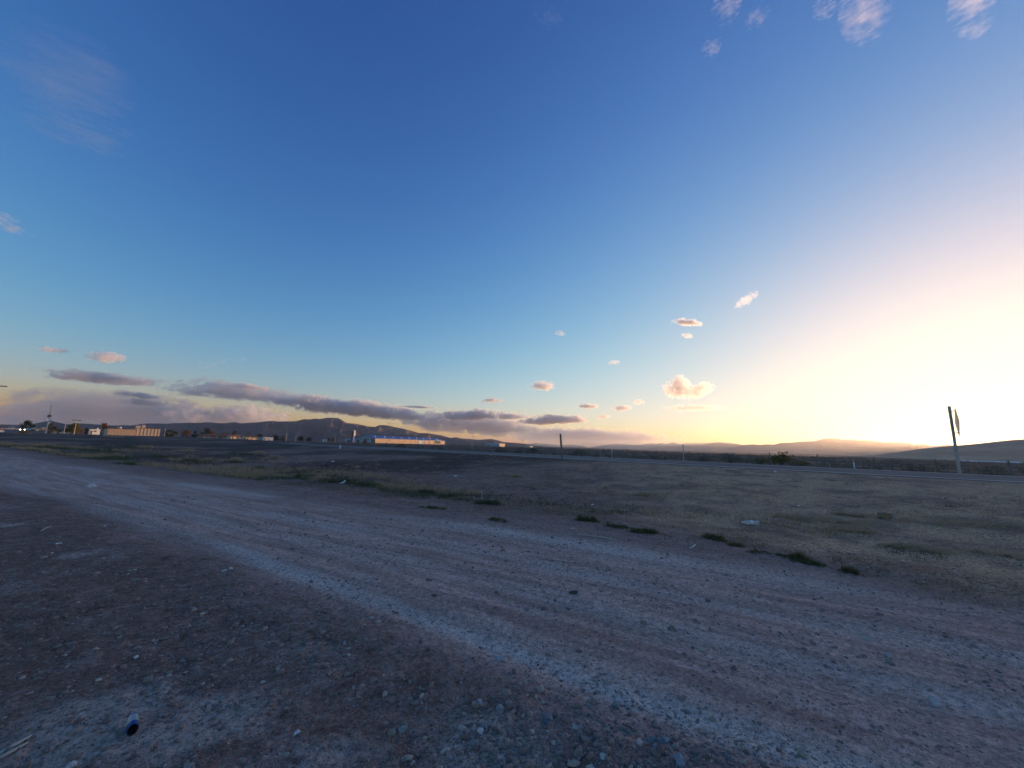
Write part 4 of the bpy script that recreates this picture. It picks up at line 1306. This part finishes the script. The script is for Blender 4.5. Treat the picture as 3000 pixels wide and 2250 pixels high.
def greenhouses():
    specs = [(2838, 1361, 10, 'leftmost pale hoop house in the valley at the right'), (2870, 1362.5, 15, 'second pale hoop house in the valley row'), (2898, 1364, 9, 'short bright hoop house in the middle of the valley row'), (2947, 1366, 13, 'rightmost pale hoop house in the valley row')]
    for px, py, L, lab in specs:
        d = ray(px, py); t = None
        z = -6.0
        t = (z - CAM_H) / d.z
        x, y = d.x * t, d.y * t
        z = gh(x, y)
        r = empty('hoop_house', (x, y, z))
        side = Vector((y, -x, 0)).normalized(); fw = Vector((x, y, 0)).normalized()
        kk = math.hypot(x, y) / 1600.
        L *= 1.6 * kk * 1.3
        vs, fs = [], []
        prof = [(math.cos(a) * 4 * kk * 2, math.sin(a) * 2.2 * kk * 2) for a in np.linspace(0, math.pi, 9)]
        for e in (-L, L):
            vs += [side * e + fw * p[0] + Vector((0, 0, p[1])) for p in prof]
        for i in range(8): fs.append((i, i + 1, i + 10, i + 9))
        fs += [tuple(range(9)), tuple(range(17, 8, -1))]
        MB().add(vs, fs).build('cover', M['white_plastic'], r, False)
        MB().box((0, 0, .3), (.3, .3, 1.2)).build('vent_box', M['galv'], r)
        tag(r, lab, 'greenhouse', 'hoop houses in the valley')
greenhouses()

# ------------------------------------------------------------------ poles, lamps, vehicles of the settlement
def utility_pole():
    D = 105.0
    b = at_depth(134, 1267, D); z = gh(b.x, b.y)
    top = at_depth(152, 1185, D)
    H = top.z - z
    r = empty('utility_pole', (b.x, b.y, z))
    MB().tube([(0, 0, -.3), (0, 0, H * .5), (0, 0, H)], [.16, .13, .09], 10).build('pole', M['pale_wood'], r)
    zz = H * .60
    for s in (-1, 1):
        MB().tube([(s * .30, .0, zz - .28), (s * .30, 0, zz + .28)], [.17, .17], 10).build('transformer_can', M['dark_metal'], r)
    MB().box((0, 0, zz), (.75, .10, .10)).build('cross_arm', M['old_wood'], r)
    d = lathe([(.001, 0), (.25, .03), (.40, .12)], 18).build('dish', M['white_plastic'], r, True)
    d.location = (.28, -.12, H * .46); d.rotation_euler = (rad(60), 0, rad(45))
    MB().box((.22, -.05, H * .365), (.30, .20, .34)).build('meter_box', M['white_plastic'], r, bevel=.02)
    tag(r, 'tall utility pole with dark transformers and a white dish at the left', 'utility pole')
utility_pole()

def street_lamp(px, lamp_py, depth, label, double=False, arm=1.6, offset=0.0, head=(.75, .3, .14)):
    p = at_depth(px, lamp_py, depth)
    z = gh(p.x, p.y)
    H = p.z - z
    side = Vector((p.y, -p.x, 0)).normalized()
    base = Vector((p.x, p.y, z)) - side * offset
    r = empty('street_lamp', base)
    MB().tube([(0, 0, -.2), (0, 0, H * .5), (0, 0, H)], [.11, .085, .06], 9).build('pole', M['galv'], r)
    for s in ((-1, 1) if double else (1,)):
        e = side * s * arm
        MB().tube([(0, 0, H - .05), tuple(e * .5 + Vector((0, 0, H + .05))), tuple(e + Vector((0, 0, H)))], [.045, .04, .035], 7).build('arm', M['galv'], r)
        q = Matrix.Rotation(math.atan2(side.y, side.x), 3, 'Z')
        MB().box(tuple(e + side * s * .15 + Vector((0, 0, H - .03))), head, q).build('lamp_head', M['dark_metal'], r, bevel=.03)
    tag(r, label, 'street lamp')
street_lamp(9, 1131, 62, 'street lamp arm reaching in from the left edge', arm=1.4, offset=1.5)
street_lamp(225, 1231, 200, 'thin double street lamp right of the utility pole', True, .7, head=(1.5, .6, .36))
street_lamp(1385, 1279, 330, 'slim lamp post against the hills left of the pale shed', False, .5, head=(1.2, .6, .5))
street_lamp(1530, 1288.5, 420, 'slim lamp post left of the dark leaning post', False, .5, head=(1.2, .6, .5))

def thin_pole(px, base_py, top_py, depth, label, r0=.13):
    b = at_depth(px, base_py, depth); z = gh(b.x, b.y)
    H = at_depth(px, top_py, depth).z - z
    r = empty('utility_pole', (b.x, b.y, z))
    MB().tube([(0, 0, -.3), (0, 0, H)], [r0 * 1.3, r0 * .8], 8).build('pole', M['pale_wood'], r)
    q = Matrix.Rotation(rad(25), 3, 'Z')
    MB().box((0, 0, H - .6), (2.0, .14, .14), q).build('cross_arm', M['old_wood'], r)
    tag(r, label, 'utility pole', 'thin poles of the far settlement')
thin_pole(188, 1262, 1233, 230, 'faint pole behind the pale house')
thin_pole(344, 1262, 1246, 300, 'pole sticking up behind the tan warehouse')
thin_pole(481, 1278, 1252, 290, 'leaning-looking pole just right of the tan warehouse')
thin_pole(838, 1288, 1266, 360, 'pale pole in the middle of the far tree line', .2)
thin_pole(866, 1289, 1269, 380, 'second pale pole right of the far tree line')
thin_pole(981, 1292, 1269, 420, 'slim pole left of the factory annex')
thin_pole(1145, 1296, 1272, 480, 'slim pole in front of the factory roof')
thin_pole(1257, 1303, 1275, 500, 'slim pole at the right end of the factory')
thin_pole(1306, 1305, 1289, 480, 'short pole right of the factory')

def billboard():
    D = 200; c = at_depth(128.5, 1258.5, D); z = gh(c.x, c.y)
    t = at_depth(128.5, 1251.5, D).z - z
    r = empty('sign_board', (c.x, c.y, z), rad(40))
    MB().box((0, 0, t - .7), (1.7, .15, 1.4)).build('panel', M['cream_wall'], r)
    for s in (-.6, .6):
        MB().box((s, .03, t / 2 - .7), (.12, .1, t)).build('leg', M['old_wood'], r)
    tag(r, 'pinkish blank sign board left of the utility pole', 'sign')
    for px, lab in ((251, 'left of two dark tanks before the white workshop'), (257, 'right of two dark tanks before the white workshop')):
        D = 228; c = at_depth(px, 1268, D); z = gh(c.x, c.y)
        r = empty('dark_tank', (c.x, c.y, z))
        hh = at_depth(px, 1254.5, D).z - z
        MB().tube([(0, 0, -.2), (0, 0, hh)], [.5, .5], 14).build('shell', M['dark_metal'], r)
        MB().tube([(0, 0, hh), (0, 0, hh + .25)], [.5, .1], 14).build('lid', M['dark_metal'], r)
        tag(r, lab, 'tank')
billboard()

def headlight_material():
    t = NT('lit_headlight'); t.color((.9, .9, .85))
    t.bsdf.inputs['Emission Color'].default_value = (1, .94, .85, 1)
    t.bsdf.inputs['Emission Strength'].default_value = 3.0
    return t.m

def car(px, py, depth, yaw, paint, label, lights=False, pickup=False, cat='car'):
    c = at_depth(px, py, depth); z = max(gh(c.x, c.y), c.z)
    r = empty('pickup_truck' if pickup else 'parked_car', (c.x, c.y, z), yaw)
    pm = mat('car_paint_%d' % int(px), paint, .3, .05, 2, spec=.5)
    if pickup:
        prof = [(-2.6, .45), (-2.6, 1.0), (-.4, 1.0), (-.35, 1.75), (.9, 1.75), (1.35, 1.1), (2.5, 1.0), (2.6, .45)]
    else:
        prof = [(-2.2, .35), (-2.25, .95), (-1.7, 1.05), (-1.1, 1.6), (.3, 1.62), (1.0, 1.05), (2.1, .9), (2.25, .4)]
    n = len(prof); hw_ = .88
    vs = [(x, -hw_, zz) for x, zz in prof] + [(x, hw_, zz) for x, zz in prof]
    fs = [tuple(range(n))[::-1], tuple(range(n, 2 * n))] + [(i, (i + 1) % n, (i + 1) % n + n, i + n) for i in range(n)]
    MB().add(vs, fs).build('body', pm, r, bevel=.06)
    w0, w1 = ((-.2, .85) if pickup else (-1.0, .35))
    for s in (-1, 1):
        MB().box(((w0 + w1) / 2, s * .885, 1.36), (w1 - w0, .03, .34)).build('side_window', M['glass'], r)
    MB().box((1.15 if pickup else .72, 0, 1.40), (.03, 1.45, .55), Matrix.Rotation(rad(-36), 3, 'Y')).build('windscreen', M['glass'], r)
    for x in ((-1.6, 1.65) if pickup else (-1.4, 1.4)):
        for s in (-1, 1):
            w = MB().tube([(x, s * .70, .34), (x, s * .92, .34)], [.34, .34], 16).build('wheel', M['rubber'], r)
            MB().tube([(x, s * .915, .34), (x, s * .935, .34)], [.19, .17], 12).build('rim', M['galv'], w)
    hm = headlight_material() if lights else M['white_plastic']
    fx = 2.56 if pickup else 2.2
    for s in (-1, 1):
        MB().tube([(fx, s * .66, .72), (fx + .06, s * .66, .72)], [.20, .20], 14).build('headlight', hm, r)
    tag(r, label, cat)
fwd = lambda px: math.atan2(-ray(px, 1265).y, -ray(px, 1265).x)
car(65, 1263, 190, fwd(65) , (.05, .05, .06), 'dark car with both headlights shining towards the camera', True)
car(91, 1262.5, 200, fwd(91) + 1.2, (.6, .6, .6), 'white parked car left of the sign board')
car(113, 1262, 195, fwd(113) + 1.9, (.10, .11, .13), 'dark parked car just left of the sign board')
car(28, 1261, 185, fwd(28) + 1.5, (.45, .44, .43), 'low pale pickup truck at the far left', pickup=True, cat='pickup truck')

# ------------------------------------------------------------------ trees and bushes of the settlement
tree(75, 1268, 224, 7.2, 7.7, M['leaf_dark'], 'dark dense tree behind the car with headlights', n=1400, trunk=.12)
tree(150, 1268, 262.4, 5.9, 7.7, M['leaf_olive'], 'olive tree between the utility pole and the pale house', trunk=.12)
tree(214, 1268, 300.8, 7.2, 11.3, M['leaf_yellow'], 'yellow-green autumn tree right of the pale house', n=1300, trunk=.1)
tree(232, 1268, 313.6, 4.9, 7.0, M['leaf_orange'], 'orange autumn tree beside the yellow-green one', trunk=.1)
tree(301, 1271, 296.96, 9.0, 5.9, M['leaf_orange'], 'tall two-trunk tree with a glowing orange crown', n=1300, trunk=.5, two=True)
tree(338, 1279, 300.8, 3.3, 5.6, M['leaf_olive'], 'dark rounded bush in front of the tan warehouse', trunk=.05, name='bushy_tree')
tree(420, 1268, 422.4, 6.9, 9.9, M['leaf_yellow'], 'lit tree top behind the tan warehouse roof', trunk=.2)
tree(494, 1276, 384, 6.1, 9.9, M['leaf_dark'], 'dark tree right of the tan warehouse', trunk=.1)
tree(510, 1277, 396.8, 5.1, 8.4, M['leaf_olive'], 'olive tree next to the dark tree by the warehouse', trunk=.1)
tree(545, 1279, 409.6, 6.7, 11.3, M['leaf_orange'], 'broad brownish tree between warehouse and houses', trunk=.1)
tree(570, 1279, 416, 5.9, 8.4, M['leaf_dark'], 'dark tree left of the cream house', trunk=.1)
tree(602, 1280, 448, 9.7, 12.7, M['leaf_olive'], 'tall olive tree behind the cream house', n=1300, trunk=.15)
tree(622, 1281, 448, 7.9, 9.9, M['leaf_orange'], 'rusty tree right of the tall olive tree', trunk=.15)
tree(652, 1282, 460.8, 6.9, 7.0, M['leaf_orange'], 'orange slender tree left of the rust-red shed', trunk=.1)
tree(663, 1282, 463.36, 6.7, 6.3, M['leaf_orange'], 'second orange slender tree left of the rust-red shed', trunk=.1)
tree(686, 1282, 480, 8.4, 11.3, M['leaf_olive'], 'olive tree rising behind the rust-red shed', trunk=.15)
tree(722, 1284, 499.2, 7.7, 9.9, M['leaf_dark'], 'dark tree between the two long sheds', trunk=.15)
tree(760, 1285, 537.6, 5.9, 12.7, M['leaf_olive'], 'low spreading tree behind the dark-roofed shed', trunk=.1)
tree(805, 1287, 550.4, 5.6, 12.7, M['leaf_dark'], 'dark low tree left of the pale pole', trunk=.1)
tree(828, 1288, 550.4, 5.1, 9.9, M['leaf_orange'], 'reddish low tree beside the pale pole', trunk=.1)
tree(882, 1290, 563.2, 5.1, 12.7, M['leaf_dark'], 'dark low tree right of the second pale pole', trunk=.1)
tree(905, 1291, 569.6, 4.6, 11.3, M['leaf_olive'], 'flat olive tree in the middle of the far plain', trunk=.1)
tree(962, 1292.5, 450, 4.6, 5.0, M['leaf_dark'], 'round dark tree left of the factory', trunk=.1)
tree(974, 1293, 455, 3.8, 5.0, M['leaf_dark'], 'second round dark tree left of the factory', trunk=.1)
tree(1070, 1296, 300, 2.6, 5.0, M['leaf_olive'], 'thin bush in front of the factory end wall', trunk=.05, name='bushy_tree')
tree(1093, 1296, 320, 2.8, 4.0, M['leaf_olive'], 'bush at the factory corner', trunk=.05, name='bushy_tree')

FG = 'bushes along the wire fence'
for px, py, wd, h, lab in (
    (1165, 1311, 3.0, 1.0, 'wide sagebrush before the right end of the factory wall'),
    (1180, 1309, 2.0, .8, 'small sagebrush right of the wide one before the factory'),
    (1292, 1317, 2.0, .7, 'sagebrush between factory and lamp post'),
    (1468, 1324, 2.6, 1.2, 'dark sagebrush below the long pale shed'),
    (1560, 1329, 2.4, 1.2, 'dark sagebrush below the glowing hut'),
    (1520, 1328, 1.6, .8, 'small sagebrush left of the one below the hut'),
    (1700, 1333, 2.8, 1.3, 'green-grey sagebrush right of the dark leaning post'),
    (1745, 1336, 1.6, .6, 'low sagebrush left of the slim grey marker post'),
    (1920, 1343, 1.4, .7, 'low sagebrush left of the reflector panel post'),
    (2060, 1350, 2.4, 1.1, 'sagebrush first right of the reflector panel post'),
    (2140, 1352, 2.4, 1.2, 'sagebrush second right of the reflector panel post'),
    (2226, 1356, 1.8, 1.0, 'sagebrush left of the tall yellowish roadside bush'),
    (2290, 1361, 2.6, 1.6, 'tall yellowish bush on the far road verge'),
    (2345, 1360, 1.6, .8, 'sagebrush right of the tall yellowish bush'),
    (2690, 1372, 1.8, .7, 'low bush between the fence brace and the road sign')):
    d = ray(px, py); t = random.uniform(42, 47) / (RN[0] * d.x + RN[1] * d.y)
    bush(px, py, wd, h, M['leaf_yellow'] if 'yellow' in lab else M['sage'], lab, group=FG, depth=d.y * t, n=650)

def scrub():
    """the low grey scrub of the plain beyond the fence"""
    n = 5200
    th = np.radians(RNG.uniform(-58, 62, n)); r = 40 * (700 / 40.) ** RNG.random(n)
    x = r * np.sin(th); y = r * np.cos(th); w = RN[0] * x + RN[1] * y; u = TU[0] * x + TU[1] * y
    k = ((w > 36) & ~((w > 43.5) & (w < 46.5) & (RNG.random(n) < .5)))
    x, y, r = x[k], y[k], r[k]; n = len(x)
    h = RNG.uniform(.25, .75, n) * (.7 + .4 * (r > 150)); wd = h * RNG.uniform(1.0, 1.9, n)
    z = ground_h(x, y)
    m = 26
    c = np.stack([x, y, z + h * .45], 1)
    d = unit(n * m).reshape(n, m, 3) * (RNG.random((n, m, 1)) ** .4)
    p = c[:, None] + d * np.stack([wd * .5, wd * .5, h * .5], 1)[:, None]
    p = p.reshape(-1, 3)
    a = unit(n * m); b = np.cross(a, unit(n * m)); b /= np.linalg.norm(b, axis=1)[:, None] + 1e-9
    s = np.repeat(h * .22, m)[:, None]
    V = np.stack([p - a * s, p + b * s * .6, p + a * s], 1).reshape(-1, 3)
    o = np_mesh('desert_scrub', V, np.arange(len(V)).reshape(-1, 3), M['sage'])
    tag(o, 'low grey-brown desert scrub covering the plain beyond the fence', 'scrub', kind='stuff')
scrub()

# ------------------------------------------------------------------ clouds (real volumes beyond the haze)
def cloud_material(name, half, dens, freq, bite, base, seed, aniso, wisp, soft, streak, core, thr):
    t = NT(name)
    t.n.remove(t.bsdf)
    P = t.coord()                                  # -1..1 inside the domain
    sx = t.node('SeparateXYZ'); t.link(P, sx.inputs[0])
    X, Y, Z = sx.outputs
    zneg = t.math('MULTIPLY', t.math('MINIMUM', Z, 0.0), base)
    zz = t.math('ADD', t.math('MAXIMUM', Z, 0.0), zneg)
    r2 = t.math('ADD', t.math('MULTIPLY', X, X), t.math('ADD', t.math('MULTIPLY', Y, Y), t.math('MULTIPLY', zz, zz)))
    f = t.math('SUBTRACT', 1.0, r2)
    k = freq / max(half[2], half[0] * .12)
    Q = t.mapping(P, scale=(half[0] * k * wisp * streak, half[1] * k * wisp, half[2] * k), loc=(seed * 7.3, seed * 3.1, seed * 1.7))
    n = t.noise(Q, 1.5, 8, .66)
    n2 = t.noise(Q, .35, 2, .5)
    v = t.math('ADD', t.math('MULTIPLY', f, core), t.math('MULTIPLY', t.math('SUBTRACT', n, .5), bite * 1.5))
    v = t.math('ADD', v, t.math('MULTIPLY', t.math('SUBTRACT', n2, .5), bite * .8))
    v = t.range(v, thr, thr + soft, 0, dens, True)
    edge = t.range(t.math('SUBTRACT', 1.0, t.math('ADD', t.math('MULTIPLY', X, X), t.math('ADD', t.math('MULTIPLY', Y, Y), t.math('MULTIPLY', Z, Z)))), .02, .2)
    v = t.math('MULTIPLY', v, edge)
    vol = t.node('VolumePrincipled')
    vol.inputs['Color'].default_value = (.97, .96, .97, 1)
    vol.inputs['Anisotropy'].default_value = aniso
    t.link(v, vol.inputs['Density'])
    t.link(vol.outputs[0], t.out.inputs['Volume'])
    try: t.m.cycles.volume_step_rate = 0.35
    except Exception: pass
    return t.m

def sky_pt(px, py, dist):
    return Vector((0, 0, CAM_H)) + ray(px, py) * dist

CLOUD_N = [0]
def cloud(label, p0, p1, thick_px, d0, d1, deep=.6, opt=3.0, freq=1.5, bite=1.1, base=1.6, aniso=.3, wisp=1.0, soft=.25, streak=1.0, core=.5, thr=.22, grp='clouds'):
    """a cloud stretched between two lines of sight p0, p1 at distances d0, d1"""
    CLOUD_N[0] += 1
    a, b = sky_pt(*p0, d0), sky_pt(*p1, d1)
    c = (a + b) / 2
    x = (b - a); hx = x.length / 2; x.normalize()
    v = c.normalized()
    z = Vector((0, 0, 1)); z = (z - x * z.dot(x)).normalized()
    y = z.cross(x)
    hz = thick_px / F_PX * c.length / 2 * 1.25
    hy = max(hz, hx * deep) if deep < 3 else deep
    half = (hx, hy, hz)
    bm = bmesh.new(); bmesh.ops.create_icosphere(bm, subdivisions=3, radius=1.0)
    for q in bm.verts: q.co *= 1.0
    me = bpy.data.meshes.new('cloud'); bm.to_mesh(me); bm.free()
    dens = opt / hz
    me.materials.append(cloud_material('cloud_vapour_%d' % CLOUD_N[0], half, dens, freq, bite, base, CLOUD_N[0], aniso, wisp, soft, streak, core, thr))
    o = bpy.data.objects.new('cloud', me); COL.objects.link(o)
    R3 = Matrix((x, y, z)).transposed()
    o.matrix_world = Matrix.Translation(c) @ R3.to_4x4() @ Matrix.Diagonal((hx, hy, hz, 1))
    tag(o, label, 'cloud', grp)
    return o
K = 1000.0
# low purple bank behind the mountains
cloud('long purple cloud bank low over the far left horizon', (-500, 1188), (700, 1226), 112, 62*K, 72*K, .22, 3.6, 2.8, .6, 1.0, wisp=.5, aniso=.82)
cloud('pink-topped end of the low bank above the rusty-roofed houses', (420, 1214), (900, 1232), 66, 64*K, 70*K, .25, 3.5, 2.6, .9, 1.3, wisp=.7, aniso=.4)
# long slanting band
cloud('narrow left tail of the long slanting cloud band', (0, 1082), (520, 1132), 34, 46*K, 50*K, .2, 2.6, 2.2, .8, 1.6, wisp=.5, aniso=.72)
cloud('thick grey middle of the long slanting cloud band', (250, 1112), (1000, 1186), 62, 48*K, 57*K, .22, 2.3, 2.6, .8, 1.8, wisp=.5, aniso=.72)
cloud('billowing sunlit right end of the long slanting cloud band', (720, 1166), (1290, 1230), 60, 54*K, 61*K, .25, 4.5, 3.0, .95, 1.7, aniso=.15)
cloud('grey cloud lying on the horizon left of the middle', (1080, 1230), (1620, 1262), 84, 60*K, 67*K, .25, 3.6, 2.4, .85, 1.3, wisp=.6, aniso=.65)
cloud('flat grey cloud with glowing rim above the dark leaning post', (1200, 1216), (1600, 1224), 44, 58*K, 62*K, .25, 3.4, 1.8, .85, 1.8, wisp=.7)
cloud('flat grey cloud right of the glowing-rimmed one', (1480, 1238), (1760, 1230), 40, 58*K, 62*K, .3, 3.6, 1.7, .8, 1.8, wisp=.7)
cloud('soft cloud bank low behind the far mountains', (1350, 1272), (2120, 1294), 60, 75*K, 82*K, .22, 2.4, 1.8, .7, 1.1)
cloud('small cloud strip between the long band and the low bank', (310, 1150), (490, 1168), 18, 50*K, 52*K, .3, 2.0, 1.6, 1.0, 1.6, wisp=.6)
cloud('pink cloud scrap above the tan warehouse', (330, 1173), (520, 1188), 22, 50*K, 52*K, .3, 2.0, 1.6, 1.1, 1.6, wisp=.7)
cloud('lens-shaped pinkish cloud high on the left', (225, 1043), (385, 1056), 32, 42*K, 44*K, .3, 1.6, 1.9, 1.2, 1.6, wisp=.6)
cloud('faint thin cloud streak left of the lens-shaped one', (95, 1020), (225, 1034), 14, 42*K, 44*K, .3, .8, 1.7, 1.1, 1.6, wisp=.5)
cloud('thin dark streak above the right part of the long band', (650, 1126), (820, 1144), 18, 46*K, 47*K, .3, 1.2, 1.7, 1.1, 1.6, wisp=.5)
cloud('faint high veil above the right part of the long band', (540, 1080), (760, 1052), 30, 46*K, 47*K, .3, .16, 1.4, 1.1, 1.2, wisp=.5, soft=.6)
cloud('thin flat streak above the factory', (1150, 1190), (1290, 1196), 10, 50*K, 50.5*K, .3, 1.0, 1.6, .9, 1.4, wisp=.5)
# puffs in the middle and right
cloud('comma-shaped golden cumulus head right of the middle', (1932, 1140), (2040, 1138), 66, 40*K, 40.6*K, .8, 3.2, 2.8, 1.25, 1.3, aniso=.55)
cloud('comma-shaped golden cumulus tail trailing to the right', (1990, 1164), (2100, 1130), 40, 40*K, 40.6*K, .5, 2.4, 2.8, 1.50, 1.3, aniso=.55)
cloud('oval pinkish puff in the middle of the sky', (1540, 1132), (1630, 1132), 32, 44*K, 44.5*K, .6, 2.2, 2.6, 1.38, 1.4, aniso=.55)
cloud('small puff left of and below the oval one', (1405, 1176), (1480, 1174), 16, 46*K, 46.5*K, .6, 1.4, 2.6, 1.38, 1.4, aniso=.55)
cloud('small flat puff right of and below the oval one', (1685, 1190), (1760, 1192), 16, 46*K, 46.5*K, .6, 1.8, 2.4, 1.2, 1.4, aniso=.55)
cloud('small golden puff left of the comma-shaped cloud', (1788, 1198), (1858, 1194), 18, 46*K, 46.5*K, .6, 2.0, 2.6, 1.25, 1.4, aniso=.55)
cloud('tiny golden puff just above the small golden one', (1850, 1180), (1892, 1178), 18, 46*K, 46.5*K, .6, 1.4, 2.6, 1.38, 1.4, aniso=.55)
cloud('faint puff low above the far mountains', (1740, 1225), (1795, 1219), 14, 50*K, 50.5*K, .6, 1.0, 2.6, 1.38, 1.4, aniso=.55)
cloud('flat pale streak under the comma-shaped cloud', (1925, 1196), (2150, 1196), 20, 48*K, 49*K, .3, .9, 2.6, 1.12, 1.4, aniso=.55)
cloud('white wavy cloudlet high right of the middle', (1962, 940), (2062, 952), 22, 30*K, 30.4*K, .5, 2.8, 2.25, 1.1, 1.4, aniso=.55)
cloud('small cloudlet under the wavy one', (1992, 980), (2034, 988), 14, 30*K, 30.4*K, .5, 1.4, 2.8, 1.38, 1.4, aniso=.55)
cloud('faint ragged wisp above the wavy cloudlet', (2150, 906), (2225, 852), 24, 26*K, 26*K, .4, .6, 2.8, 1.88, 1.2, wisp=1.4, aniso=.55)
cloud('faint hooked wisp in the middle of the sky', (1618, 972), (1660, 980), 18, 30*K, 30*K, .5, .5, 2.8, 1.75, 1.2, aniso=.55)
cloud('faint small wisp between the hooked wisp and the golden puffs', (1778, 1062), (1822, 1062), 14, 34*K, 34*K, .5, .6, 2.8, 1.62, 1.2, aniso=.55)
# high cirrus
CI = dict(wisp=1.1, soft=.5, streak=.5, core=.30, thr=.22, aniso=.78)
cloud('ragged white cirrus patch at the top right', (2450, 75), (2640, -40), 100, 14*K, 14*K, .5, 1.1, 3.2, 1.8, 1.0, **CI)
cloud('second ragged cirrus piece left of the top right patch', (2370, 25), (2470, -30), 52, 14*K, 14*K, .5, .9, 2.8, 1.7, 1.0, **CI)
cloud('cirrus patch near the top right corner', (2770, 62), (2940, -35), 80, 14*K, 14*K, .5, 1.0, 3.2, 1.7, 1.0, **CI)
cloud('small cirrus tuft at the top right of the middle', (2075, 55), (2180, -5), 50, 14*K, 14*K, .5, .9, 2.8, 1.8, 1.0, **CI)
cloud('lone faint cirrus tuft under the top tufts', (2050, 144), (2120, 122), 36, 14*K, 14*K, .5, .7, 2.4, 1.7, 1.0, **CI)
cloud('slim cirrus streak right of the small top tuft', (2180, 80), (2260, 10), 40, 14*K, 14*K, .5, .7, 2.4, 1.7, 1.0, **CI)
cloud('faint cirrus tuft left of the top middle', (1560, 20), (1660, 80), 40, 14*K, 14*K, .5, .30, 2.4, 1.6, 1.0, **CI)
CV = dict(aniso=.78, wisp=.8, soft=.7, streak=.3, core=.3, thr=.12)
cloud('upper soft cirrus veil at the top left', (-40, 120), (420, 290), 130, 13*K, 13*K, .5, .9, 2.6, 1.5, 1.0, **CV)
cloud('soft slanting cirrus streak at the left', (-40, 240), (420, 430), 90, 13*K, 13*K, .4, 1.5, 2.6, 1.4, 1.0, **CV)
cloud('upper of two thin white streaks at the left edge', (-80, 612), (90, 662), 18, 20*K, 20*K, .3, .5, 1.2, .8, 1.0, wisp=.6, soft=.6)
cloud('lower of two thin white streaks at the left edge', (-80, 632), (120, 696), 20, 20*K, 20*K, .3, .6, 1.2, .8, 1.0, wisp=.6, soft=.6)

# ------------------------------------------------------------------ evening haze
def haze():
    t = NT('evening_haze')
    t.n.remove(t.bsdf)
    v = t.node('VolumePrincipled')
    v.inputs['Color'].default_value = (.93, .90, .92, 1)
    v.inputs['Density'].default_value = 4.4e-5
    v.inputs['Anisotropy'].default_value = .68
    t.link(v.outputs[0], t.out.inputs['Volume'])
    b = MB().box((0, 0, 201), (54000, 54000, 438))
    o = b.build('haze', t.m)
    tag(o, 'thin warm evening haze hanging over the plain', 'haze', kind='stuff')
haze()
